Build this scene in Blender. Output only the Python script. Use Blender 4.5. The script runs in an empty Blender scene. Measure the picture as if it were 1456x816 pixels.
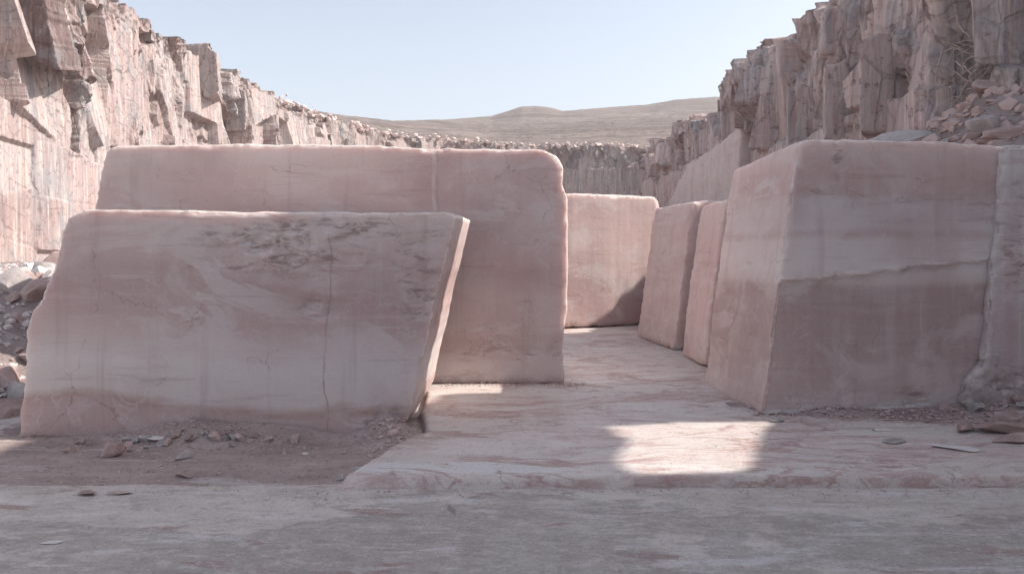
import bpy, bmesh, math, random
import numpy as np
from mathutils import Vector, Matrix

random.seed(7)
rng = np.random.default_rng(7)
scene = bpy.context.scene
COL = scene.collection
R = math.radians

# ------------------------------------------------------------------ camera and measuring
EYE, F, CX, HZ = 1.70, 1132.0, 728.0, 348.0      # eye height, focal length, axis and horizon in photo pixels
GZ = -0.08                                       # level of the lower ground (the onyx floor is z = 0)

def P(px, py, d):
    return np.array([(px - CX) / F * d, d, EYE - (py - HZ) / F * d])

def depth_on(py, z=0.0):
    return F * (EYE - z) / (py - HZ)

SUN_EL, SUN_AZ = R(42), R(88)                    # azimuth from +y towards +x

# ------------------------------------------------------------------ numpy noise
def _h(ix, iy, iz, seed):
    n = (ix.astype(np.int64) * 374761393 + iy.astype(np.int64) * 668265263 + iz.astype(np.int64) * 2147483647 + int(seed) * 974634541) & 0xFFFFFFFF
    n = ((n ^ (n >> 13)) * 1274126177) & 0xFFFFFFFF
    n = ((n ^ (n >> 16)) * 2246822519) & 0xFFFFFFFF
    return (n ^ (n >> 15)) & 0xFFFFFFFF

def hash01(ix, iy, iz, seed):
    return _h(ix, iy, iz, seed) / 4294967296.0

def vnoise(x, y, z, seed=0):
    x, y, z = np.broadcast_arrays(np.asarray(x, float), np.asarray(y, float), np.asarray(z, float))
    xi, yi, zi = np.floor(x), np.floor(y), np.floor(z)
    fx, fy, fz = x - xi, y - yi, z - zi
    xi, yi, zi = xi.astype(np.int64), yi.astype(np.int64), zi.astype(np.int64)
    ux, uy, uz = [f * f * f * (f * (f * 6 - 15) + 10) for f in (fx, fy, fz)]
    out = 0
    for dx in (0, 1):
        for dy in (0, 1):
            for dz in (0, 1):
                hh = _h(xi + dx, yi + dy, zi + dz, seed)
                gx = ((hh & 1023) / 511.5 - 1); gy = (((hh >> 10) & 1023) / 511.5 - 1); gz = (((hh >> 20) & 1023) / 511.5 - 1)
                d = gx * (fx - dx) + gy * (fy - dy) + gz * (fz - dz)
                w = (ux if dx else 1 - ux) * (uy if dy else 1 - uy) * (uz if dz else 1 - uz)
                out = out + d * w
    return out * 1.2                              # about -1..1

def fbm(x, y, z, oct=4, seed=0, gain=.5, ridged=False):
    a, s, t, f = 1.0, 0.0, 0.0, 1.0
    for k in range(oct):
        n = vnoise(np.asarray(x) * f, np.asarray(y) * f, np.asarray(z) * f, seed + k * 17)
        if ridged: n = 1 - 2 * np.abs(n)
        s = s + a * n; t += a; a *= gain; f *= 2.03
    return s / t

def voronoi(u, v, seed=0, jit=.9):
    """nearest cell: hash id (0..1), local offset (du,dv), F2-F1, second hash"""
    ui, vi = np.floor(u).astype(np.int64), np.floor(v).astype(np.int64)
    f1 = np.full(u.shape, 9.); f2 = np.full(u.shape, 9.)
    cid = np.zeros(u.shape); cid2 = np.zeros(u.shape); du = np.zeros(u.shape); dv = np.zeros(u.shape)
    z0 = np.zeros(u.shape, np.int64)
    for a in (-1, 0, 1):
        for b in (-1, 0, 1):
            cx, cy = ui + a, vi + b
            px = cx + .5 + jit * (hash01(cx, cy, z0, seed) - .5)
            py = cy + .5 + jit * (hash01(cx, cy, z0 + 1, seed) - .5)
            ex, ey = u - px, v - py
            d = ex * ex + ey * ey
            m = d < f1
            f2 = np.where(m, f1, np.minimum(f2, d))
            cid = np.where(m, hash01(cx, cy, z0 + 2, seed), cid); cid2 = np.where(m, hash01(cx, cy, z0 + 3, seed), cid2)
            du = np.where(m, ex, du); dv = np.where(m, ey, dv)
            f1 = np.where(m, d, f1)
    return cid, cid2, du, dv, np.sqrt(f2) - np.sqrt(f1)

def sstep(a, b, x):
    t = np.clip((np.asarray(x, float) - a) / (b - a), 0, 1)
    return t * t * (3 - 2 * t)

# ------------------------------------------------------------------ objects
def tag(o, label=None, cat=None, group=None, kind=None):
    if label: o['label'] = label
    if cat: o['category'] = cat
    if group: o['group'] = group
    if kind: o['kind'] = kind
    return o

def link(name, me, mat=None, parent=None):
    o = bpy.data.objects.new(name, me)
    COL.objects.link(o)
    if mat is not None and not me.materials: me.materials.append(mat)
    if parent is not None: o.parent = parent
    return o

def set_attr(me, name, vals):
    a = me.attributes.new(name, 'FLOAT', 'POINT')
    a.data.foreach_set('value', np.ascontiguousarray(vals, dtype=np.float32).ravel())

def grid_mesh(name, X, Y, Z, mask=None, flip=False):
    """mesh from 2-D arrays of positions"""
    n, m = X.shape
    co = np.stack([X, Y, Z], -1).reshape(-1, 3)
    idx = np.arange(n * m).reshape(n, m)
    q = np.stack([idx[:-1, :-1], idx[1:, :-1], idx[1:, 1:], idx[:-1, 1:]], -1).reshape(-1, 4)
    if mask is not None:
        k = (mask[:-1, :-1] & mask[1:, :-1] & mask[1:, 1:] & mask[:-1, 1:]).ravel()
        q = q[k]
    if flip: q = q[:, ::-1]
    me = bpy.data.meshes.new(name)
    me.vertices.add(len(co)); me.vertices.foreach_set('co', co.astype(np.float32).ravel())
    me.loops.add(q.size); me.loops.foreach_set('vertex_index', q.astype(np.int32).ravel())
    me.polygons.add(len(q))
    me.polygons.foreach_set('loop_start', np.arange(0, q.size, 4, dtype=np.int32))
    me.update(calc_edges=True); me.validate()
    me.polygons.foreach_set('use_smooth', np.ones(len(me.polygons), bool))
    return me

def get_co(me):
    a = np.empty(len(me.vertices) * 3, np.float32); me.vertices.foreach_get('co', a); return a.reshape(-1, 3).astype(float)

def get_no(me):
    a = np.empty(len(me.vertices) * 3, np.float32); me.vertices.foreach_get('normal', a); return a.reshape(-1, 3).astype(float)

def set_co(me, co):
    me.vertices.foreach_set('co', co.astype(np.float32).ravel()); me.update()

def smooth(me, sharp=None):
    me.polygons.foreach_set('use_smooth', np.ones(len(me.polygons), bool))
    if sharp: me.set_sharp_from_angle(angle=R(sharp))
    me.update()

# ------------------------------------------------------------------ node helper
class NT:
    def __init__(s, name):
        s.mat = bpy.data.materials.new(name); s.mat.use_nodes = True
        s.t = s.mat.node_tree; s.t.nodes.clear()
        s.out = s.t.nodes.new('ShaderNodeOutputMaterial')
        s.b = s.t.nodes.new('ShaderNodeBsdfPrincipled')
        s.t.links.new(s.b.outputs[0], s.out.inputs[0])
    def put(s, sock, v):
        if isinstance(v, bpy.types.NodeSocket): s.t.links.new(v, sock)
        elif v is not None:
            if hasattr(sock.default_value, '__len__') and not hasattr(v, '__len__'): v = [v] * len(sock.default_value)
            if hasattr(v, '__len__') and len(sock.default_value) == 4 and len(v) == 3: v = list(v) + [1]
            sock.default_value = v
    def n(s, kind, ins=None, **props):
        nd = s.t.nodes.new('ShaderNode' + kind)
        for k, v in props.items(): setattr(nd, k, v)
        for k, v in (ins or {}).items(): s.put(nd.inputs[k], v)
        return nd
    def m(s, op, a, b=None, c=None, clamp=False):
        nd = s.n('Math', operation=op, use_clamp=clamp)
        s.put(nd.inputs[0], a)
        if b is not None: s.put(nd.inputs[1], b)
        if c is not None: s.put(nd.inputs[2], c)
        return nd.outputs[0]
    def obj(s): return s.n('TexCoord').outputs['Object']
    def xyz(s, v):
        o = s.n('SeparateXYZ', {0: v}).outputs; return o[0], o[1], o[2]
    def comb(s, x, y, z): return s.n('CombineXYZ', {0: x, 1: y, 2: z}).outputs[0]
    def scale(s, v, k):
        nd = s.n('Mapping'); s.put(nd.inputs[0], v); nd.inputs['Scale'].default_value = k; return nd.outputs[0]
    def noise(s, v, scale, detail=4, rough=.55, dist=0, color=False):
        nd = s.n('TexNoise', {'Vector': v, 'Scale': scale, 'Detail': detail, 'Roughness': rough, 'Distortion': dist})
        return nd.outputs[1 if color else 0]
    def vor(s, v, scale, feature='F1', out='Distance', rnd=1):
        nd = s.n('TexVoronoi', {'Vector': v, 'Scale': scale, 'Randomness': rnd}, feature=feature); return nd.outputs[out]
    def ramp(s, f, stops, interp='LINEAR'):
        nd = s.n('ValToRGB', {0: f}); r = nd.color_ramp; r.interpolation = interp
        while len(r.elements) < len(stops): r.elements.new(.5)
        for e, (p, c) in zip(r.elements, stops):
            e.position = p
            if not hasattr(c, '__len__'): c = (c, c, c)
            e.color = (*c, 1)
        return nd.outputs[0]
    def mix(s, f, a, b, mode='MIX'):
        nd = s.n('Mix', data_type='RGBA', blend_type=mode)
        s.put(nd.inputs[0], f); s.put(nd.inputs[6], a); s.put(nd.inputs[7], b); return nd.outputs[2]
    def mr(s, v, a, b, c=0., d=1., smooth=True):
        nd = s.n('MapRange', {0: v, 1: a, 2: b, 3: c, 4: d}); 
        if smooth: nd.interpolation_type = 'SMOOTHSTEP'
        return nd.outputs[0]
    def attr(s, name): return s.n('Attribute', attribute_name=name).outputs['Fac']
    def bump(s, h, strength=.5, dist=.02, normal=None):
        nd = s.n('Bump', {'Height': h, 'Strength': strength, 'Distance': dist})
        if normal is not None: s.put(nd.inputs['Normal'], normal)
        return nd.outputs[0]
    def done(s, color, rough=.7, normal=None, spec=.35, sss=0, rad=(.2, .14, .12), sscale=1.):
        b = s.b.inputs
        s.put(b['Base Color'], color); s.put(b['Roughness'], rough); s.put(b['Specular IOR Level'], spec)
        if normal is not None: s.put(b['Normal'], normal)
        if sss:
            b['Subsurface Weight'].default_value = sss; b['Subsurface Radius'].default_value = rad; b['Subsurface Scale'].default_value = sscale
        return s.mat

# ------------------------------------------------------------------ materials
PINK, DEEP, PALE, CREAM, MAUVE = (.52, .335, .32), (.42, .275, .27), (.58, .525, .51), (.62, .53, .50), (.40, .30, .30)

def onyx_mat(name, stops, z0, z1, tilt=0., warp=.35, seams=(), sss=.5, vein=.5, brk=.5, seed=0., lft=.24, stripes=.0, edgew=.8, lift=True):
    """banded translucent stone: colours by warped height, clouds, veins, thin seams"""
    t = NT(name)
    v = t.obj(); off = t.n('VectorMath', {0: v, 1: (seed * 7.3, seed * 3.1, seed * 5.7)}, operation='ADD').outputs[0]
    x, y, z = t.xyz(v)
    w1 = t.noise(off, .45, 3, .5); w2 = t.noise(off, 2.2, 5, .6)
    zz = t.m('ADD', z, t.m('MULTIPLY', x, tilt))
    zz = t.m('ADD', zz, t.m('MULTIPLY', t.m('SUBTRACT', w1, .5), warp * 2))
    zz = t.m('ADD', zz, t.m('MULTIPLY', t.m('SUBTRACT', w2, .5), warp * .45))
    f = t.mr(zz, z0, z1, smooth=False)
    stops = [(p_, tuple(q * (1 - lft) + w_ * lft for q, w_ in zip(c_, (.67, .535, .50)))) for p_, c_ in stops] if lift else stops
    col = t.ramp(f, stops)
    # fine layering that follows the bands
    lay = t.noise(t.comb(t.m('MULTIPLY', x, .35), t.m('MULTIPLY', y, .35), t.m('MULTIPLY', zz, 2.6)), 1.5, 8, .62, .35)
    col = t.mix(t.mr(lay, .45, .72, 0, .22), col, PALE)
    col = t.mix(t.mr(lay, .46, .28, 0, .22), col, (.40, .255, .25))
    # clouds
    cl = t.noise(t.scale(off, (.8, 1, 1.25)), 1.15, 10, .66, .7)
    col = t.mix(t.mr(cl, .50, .64, 0, .5), col, (.65, .575, .555))
    cl2 = t.noise(off, .62, 5, .55, .5)
    col = t.mix(t.mr(cl2, .52, .28, 0, .45), col, (.37, .24, .24))
    wi = t.noise(t.scale(off, (.6, .6, 1.5)), .9, 9, .64, 1.6)
    col = t.mix(t.m('MULTIPLY', t.mr(wi, .525, .575, 0, .6), t.mr(t.noise(off, .5, 3), .42, .6)), col, (.62, .55, .535))
    # milky veins and brown hairline breaks
    vn = t.noise(off, 1.5, 6, .55, 1.0)
    line = t.mr(t.m('ABSOLUTE', t.m('SUBTRACT', vn, .5)), .0, .012, 1, 0)
    msk = t.mr(t.noise(off, .7, 2), .45, .62)
    col = t.mix(t.m('MULTIPLY', t.m('MULTIPLY', line, msk), vein), col, (.66, .60, .58))
    vb = t.noise(t.scale(off, (.6, .6, 1.5)), 1.1, 8, .65, .5)
    lb = t.mr(t.m('ABSOLUTE', t.m('SUBTRACT', vb, .47)), .0, .006, 1, 0)
    mb = t.mr(t.noise(off, .9, 3), .52, .66)
    bfac = t.m('MULTIPLY', t.m('MULTIPLY', lb, mb), brk)
    col = t.mix(bfac, col, (.26, .17, .15))
    for (x0, wd, c, za, zb, slope, k) in seams:
        xs = t.m('SUBTRACT', t.m('SUBTRACT', x, x0), t.m('MULTIPLY', z, slope))
        xs = t.m('ADD', xs, t.m('MULTIPLY', t.m('SUBTRACT', t.noise(off, 1.7, 6, .6), .5), .22))
        ln = t.mr(t.m('ABSOLUTE', xs), 0, wd, 1, 0)
        ln = t.m('MULTIPLY', ln, t.m('MULTIPLY', t.mr(z, za - .1, za + .1), t.mr(z, zb + .1, zb - .1)))
        ln = t.m('MULTIPLY', ln, t.mr(t.noise(off, 3.5, 4), .35, .6, .3, 1))
        col = t.mix(t.m('MULTIPLY', ln, k), col, c)
    if stripes:   # saw stripes down the face
        sp = t.noise(t.comb(t.m('MULTIPLY', x, 7), t.m('MULTIPLY', y, 7), t.m('MULTIPLY', z, .35)), 1., 5, .65, .3)
        col = t.mix(t.mr(sp, .45, .7, 0, stripes), col, (.63, .53, .51))
        col = t.mix(t.mr(sp, .5, .3, 0, stripes * .7), col, (.40, .26, .25))
    # bruised white arrises, scarred skin
    ed = t.attr('edge'); sc = t.attr('scar')
    en = t.noise(off, 9, 6, .7)
    col = t.mix(t.m('MULTIPLY', t.mr(t.m('ADD', ed, t.m('MULTIPLY', t.m('SUBTRACT', en, .5), 1.5)), (.60), .85), t.m('MULTIPLY', t.mr(z, .05, .3), edgew)), col, (.68, .61, .58))
    col = t.mix(t.m('MULTIPLY', t.mr(t.noise(t.scale(off, (1, 1, 1.5)), 3.4, 8, .68, 1.2), .47, .60), t.m('MULTIPLY', sc, .5)), col, (.60, .52, .50))
    col = t.mix(t.m('MULTIPLY', t.mr(t.noise(t.scale(off, (.6, 1, 2.2)), 6, 8, .72, .6), .50, .38), t.m('MULTIPLY', sc, .75)), col, (.22, .14, .13))
    # drag lines, stains and hairline cracks
    sl_ = t.noise(t.n('Mapping', {0: off, 'Rotation': (0, R(6 + seed), 0), 'Scale': (.7, .7, 9)}).outputs[0], 1.2, 7, .7, .3)
    col = t.mix(t.m('MULTIPLY', t.mr(sl_, .56, .68, 0, .4), t.mr(w1, .4, .6)), col, (.63, .56, .54))
    col = t.mix(t.mr(sl_, .44, .33, 0, .32), col, (.34, .215, .20))
    dr = t.noise(t.comb(t.m('MULTIPLY', x, 3.2), t.m('MULTIPLY', y, 3.2), t.m('MULTIPLY', z, .22)), 1.3, 7, .66, .2)
    col = t.mix(t.mr(dr, .54, .70, 0, .30), col, (.61, .53, .51)); col = t.mix(t.mr(dr, .45, .31, 0, .28), col, (.37, .245, .23))
    ck = t.vor(t.n('VectorMath', {0: t.scale(off, (1, 1, .8)), 1: t.n('VectorMath', {0: t.noise(off, 2.5, 5, .6, 0, True), 1: (.45, .45, .45)}, operation='MULTIPLY').outputs[0]}, operation='ADD').outputs[0], .95, 'DISTANCE_TO_EDGE')
    ckm = t.m('MULTIPLY', t.mr(ck, 0, .006, 1, 0), t.mr(t.noise(off, 1.7, 4), .5, .62))
    col = t.mix(t.m('MULTIPLY', ckm, .6), col, (.25, .155, .14))
    pit = t.mr(t.noise(off, 16, 5, .7), .68, .75); col = t.mix(t.m('MULTIPLY', pit, .6), col, (.27, .17, .16))
    # dust and grain
    gr = t.noise(off, 30, 5, .75)
    col = t.mix(t.mr(gr, .5, .32, 0, .10), col, (.33, .215, .205))
    col = t.mix(t.mr(gr, .42, .75, .0, .14), col, (.62, .55, .53))
    # soil splashed on the foot
    col = t.mix(t.m('MULTIPLY', t.mr(t.m('ADD', z, t.m('MULTIPLY', t.m('SUBTRACT', t.noise(off, 5, 6, .7), .5), .5)), .16, -.04), .55), col, (.34, .22, .20))
    sawc = t.noise(t.comb(t.m('MULTIPLY', x, 12), t.m('MULTIPLY', y, 12), t.m('MULTIPLY', z, .5)), 1.5, 3)
    h = t.m('ADD', t.m('MULTIPLY', sawc, .25), t.m('ADD', t.m('MULTIPLY', gr, .06), t.m('MULTIPLY', t.noise(off, 11, 6, .65), .9)))
    h = t.m('SUBTRACT', h, t.m('MULTIPLY', bfac, .6))
    nm = t.bump(h, .55, .012)
    rg = t.mr(t.noise(off, 6, 4), .3, .7, .42, .68)
    return t.done(col, rg, nm, .4, sss, (.22, .14, .115), 1.)

def cliff_mat(name, warm=1.0, cool=.5, dark=0., scale=1.):
    t = NT(name)
    v = t.obj(); uv = t.n('UVMap').outputs[0]
    s, z, _ = t.xyz(uv)
    cell, flat = t.attr('cell'), t.attr('flat')
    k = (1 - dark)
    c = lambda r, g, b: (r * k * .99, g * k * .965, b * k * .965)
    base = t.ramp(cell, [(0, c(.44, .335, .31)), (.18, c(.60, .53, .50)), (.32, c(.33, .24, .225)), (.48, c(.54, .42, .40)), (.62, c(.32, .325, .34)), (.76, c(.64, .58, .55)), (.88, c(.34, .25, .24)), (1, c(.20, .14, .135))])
    gp = t.noise(t.comb(t.m('MULTIPLY', s, 1.1), t.m('MULTIPLY', z, .07), 0), 1., 7, .66, .35)
    greyp = t.ramp(gp, [(.33, c(.235, .25, .275)), (.42, c(.40, .385, .39)), (.49, c(.60, .53, .495)), (.54, c(.44, .345, .325)), (.61, c(.31, .315, .335)), (.7, c(.55, .44, .41))])
    greyp = t.mix(t.mr(t.noise(t.comb(t.m('MULTIPLY', s, .25), t.m('MULTIPLY', z, .25), 3.), 1., 3), .4, .6, 0, .5), greyp, c(.46, .35, .33))
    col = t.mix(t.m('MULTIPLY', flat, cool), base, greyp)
    # run-off streaks
    st = t.noise(t.comb(t.m('MULTIPLY', s, 2.6), t.m('MULTIPLY', z, .13), 0), 1.4, 8, .68, .25)
    fw = t.mr(flat, .2, .9, .22, 1)
    col = t.mix(t.m('MULTIPLY', t.mr(st, .51, .62, 0, .8), fw), col, c(.66, .59, .555))
    col = t.mix(t.m('MULTIPLY', t.mr(st, .47, .33), t.mr(flat, 0, 1, .25, .75)), col, c(.25, .18, .17))
    st2 = t.noise(t.comb(t.m('MULTIPLY', s, 6.), t.m('MULTIPLY', z, .2), 4.), 1.2, 6, .7)
    col = t.mix(t.m('MULTIPLY', t.mr(st2, .55, .66, 0, .6), fw), col, c(.42, .265, .24))
    # mottling and broken skin
    mo = t.noise(v, .9, 9, .68, .3)
    col = t.mix(t.mr(mo, .52, .70, 0, .3), col, c(.58, .49, .46))
    mo2 = t.noise(v, 3.2, 8, .7)
    col = t.mix(t.mr(mo2, .45, .37, 0, .65), col, c(.19, .135, .13))
    col = t.mix(t.m('MULTIPLY', t.mr(t.noise(v, .55, 6, .6, .5), .52, .66), .55), col, c(.33, .345, .36))
    g = t.noise(v, 17, 5, .7)
    col = t.mix(t.mr(g, .45, .7, .0, .25), col, c(.56, .48, .45))
    # crack lines, with crevice shade added in the colour, mostly on broken rock
    rough = t.m('SUBTRACT', 1., flat)
    cr = t.vor(t.scale(v, (1, 1, .55)), 1.1, 'DISTANCE_TO_EDGE'); crl = t.mr(t.m('ADD', cr, t.m('MULTIPLY', t.m('SUBTRACT', mo2, .5), .2)), 0, .05, 1, 0)
    h = t.m('ADD', t.m('MULTIPLY', mo2, 1.), t.m('MULTIPLY', g, .35))
    h = t.m('ADD', h, t.m('MULTIPLY', t.noise(t.comb(t.m('MULTIPLY', s, 3.5), t.m('MULTIPLY', z, .5), 0), 1.8, 6, .6), .8))
    col = t.mix(t.m('MULTIPLY', crl, t.m('MULTIPLY', rough, .2)), col, c(.16, .11, .105))
    h = t.m('SUBTRACT', h, t.m('MULTIPLY', crl, .6))
    h = t.m('MULTIPLY', h, t.mr(rough, 0, 1, .30, 1.))
    return t.done(col, .85, t.bump(h, .8, .16 * scale), .2)

def rock_mat(name, a, b, c):
    t = NT(name); v = t.obj()
    rnd = t.n('ObjectInfo').outputs['Random']
    v = t.n('VectorMath', {0: v, 1: t.comb(t.m('MULTIPLY', rnd, 40.), t.m('MULTIPLY', rnd, 13.), 0.)}, operation='ADD').outputs[0]
    n1 = t.noise(v, 2.2, 7, .65, .3); n2 = t.noise(v, 14, 6, .7)
    col = t.ramp(n1, [(.32, a), (.5, b), (.68, c)])
    col = t.mix(t.mr(rnd, 0, 1, 0, .5), col, b)
    col = t.mix(t.mr(n2, .5, .3, 0, .5), col, tuple(q * .55 for q in a))
    col = t.mix(t.mr(t.n('NewGeometry').outputs['Pointiness'], .5, .62, 0, .5), col, tuple(min(.75, q * 1.35) for q in c))
    h = t.m('ADD', n1, t.m('MULTIPLY', n2, .5))
    return t.done(col, .85, t.bump(h, .6, .03), .25)

M = {}
M['rock_pink'] = rock_mat('pink rock', (.40, .27, .25), (.50, .36, .335), (.60, .48, .45))
M['rock_grey'] = rock_mat('grey rock', (.29, .25, .245), (.38, .34, .335), (.50, .45, .44))
M['rock_brown'] = rock_mat('brown rock', (.27, .185, .17), (.36, .26, .24), (.46, .36, .34))
M['rock_white'] = rock_mat('white rock', (.60, .56, .54), (.70, .66, .64), (.76, .73, .71))

def ground_mat():
    t = NT('ground stone'); v = t.obj(); x, y, z = t.xyz(v)
    lf = t.noise(t.scale(v, (.55, 1.25, 1)), .8, 7, .62, .5)
    st = t.noise(t.scale(v, (.55, 1.9, 1)), 1.3, 9, .68, .5)
    fine = t.noise(v, 42, 5, .75); mid = t.noise(v, 4.5, 9, .7, .2)
    col = t.ramp(st, [(.28, (.42, .365, .335)), (.43, (.52, .465, .43)), (.58, (.585, .535, .50)), (.75, (.64, .59, .555))])
    # a worn darker sheet of dried mud across the front
    yy = t.m('ADD', y, t.m('MULTIPLY', t.m('SUBTRACT', lf, .5), 3.4))
    yy = t.m('ADD', yy, t.m('MULTIPLY', t.m('SUBTRACT', t.noise(t.scale(v, (.8, 1.6, 1)), 3.1, 9, .72, .4), .5), .9))
    mud = t.mr(yy, 5.22, 5.12)
    mud = t.m('MULTIPLY', mud, t.mr(t.noise(v, .42, 9, .66, .3), .40, .45))
    col = t.mix(t.m('MULTIPLY', mud, .66), col, t.ramp(mid, [(.32, (.26, .23, .21)), (.5, (.345, .315, .29)), (.68, (.47, .435, .405))]))
    pk = t.mr(t.noise(t.scale(v, (.5, 1.8, 1)), 1.7, 10, .72, .4), .575, .62)
    col = t.mix(t.m('MULTIPLY', pk, .75), col, (.33, .21, .185))
    wt = t.mr(t.noise(t.scale(v, (.45, 2.4, 1)), 2.6, 9, .72, .5), .56, .595)
    col = t.mix(t.m('MULTIPLY', wt, .55), col, (.66, .63, .635))
    # scratches
    sc = t.noise(t.n('Mapping', {0: v, 'Rotation': (0, 0, .12), 'Scale': (.25, 9, 1)}).outputs[0], 1.2, 6, .6, .6)
    col = t.mix(t.m('MULTIPLY', t.mr(t.m('ABSOLUTE', t.m('SUBTRACT', sc, .5)), 0, .01, 1, 0), .35), col, (.27, .22, .215))
    col = t.mix(t.mr(fine, .56, .62, 0, .5), col, (.66, .615, .58))
    col = t.mix(t.mr(fine, .44, .38, 0, .5), col, (.27, .23, .21))
    s2 = t.noise(t.n('Mapping', {0: v, 'Rotation': (0, 0, -.05), 'Scale': (.9, 10, 1)}).outputs[0], 1.6, 8, .72, .5)
    col = t.mix(t.mr(s2, .44, .30, 0, .25), col, (.33, .27, .255))
    col = t.mix(t.mr(s2, .57, .70, 0, .2), col, (.66, .61, .60))
    col = t.mix(t.mr(t.noise(v, 60, 3, .7), .42, .30, 0, .6), col, (.24, .19, .18))
    mk = t.m('ADD', t.m('ABSOLUTE', t.m('MULTIPLY', t.m('ADD', t.m('ADD', x, .41), t.m('MULTIPLY', t.m('SUBTRACT', y, 5.38), .28)), 26.)), t.m('ABSOLUTE', t.m('MULTIPLY', t.m('SUBTRACT', y, 5.38), 5.5)))
    col = t.mix(t.mr(t.m('ADD', mk, t.m('SUBTRACT', mid, .5)), 1., .5, 0, .6), col, (.17, .14, .135))
    fl1 = t.noise(t.scale(v, (.9, 1.6, 1)), 6, 9, .75, .4)
    col = t.mix(t.mr(fl1, .55, .58, 0, .38), col, (.66, .615, .59)); col = t.mix(t.mr(fl1, .45, .42, 0, .42), col, (.28, .24, .22))
    sp1 = t.noise(v, 95, 2, .6); col = t.mix(t.m('MULTIPLY', t.mr(sp1, .66, .70), t.mr(mid, .42, .56)), col, (.16, .12, .115))
    sp2 = t.noise(v, 60, 2, .6); col = t.mix(t.m('MULTIPLY', t.mr(sp2, .68, .72), .8), col, (.72, .69, .67))
    for ang, sc_, k_ in ((.10, 7, .5), (-.35, 5, .4), (.9, 4, .3)):
        ln_ = t.noise(t.n('Mapping', {0: v, 'Rotation': (0, 0, ang), 'Scale': (.12, sc_, 1)}).outputs[0], 1.3, 5, .6, .15)
        col = t.mix(t.m('MULTIPLY', t.mr(t.m('ABSOLUTE', t.m('SUBTRACT', ln_, .55)), 0, .004, 1, 0), t.m('MULTIPLY', t.mr(t.noise(v, 1.1, 3), .5, .6), k_)), col, (.22, .18, .17))
    far = t.mr(y, 14, 30); col = t.mix(far, col, (.42, .34, .315))
    h = t.m('ADD', t.m('MULTIPLY', mid, .9), t.m('ADD', t.m('MULTIPLY', fine, .4), t.m('MULTIPLY', st, .7)))
    h = t.m('ADD', h, t.m('MULTIPLY', mud, .25))
    return t.done(col, t.mr(mid, .3, .7, .5, .75), t.bump(h, .8, .028), .35)

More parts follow.
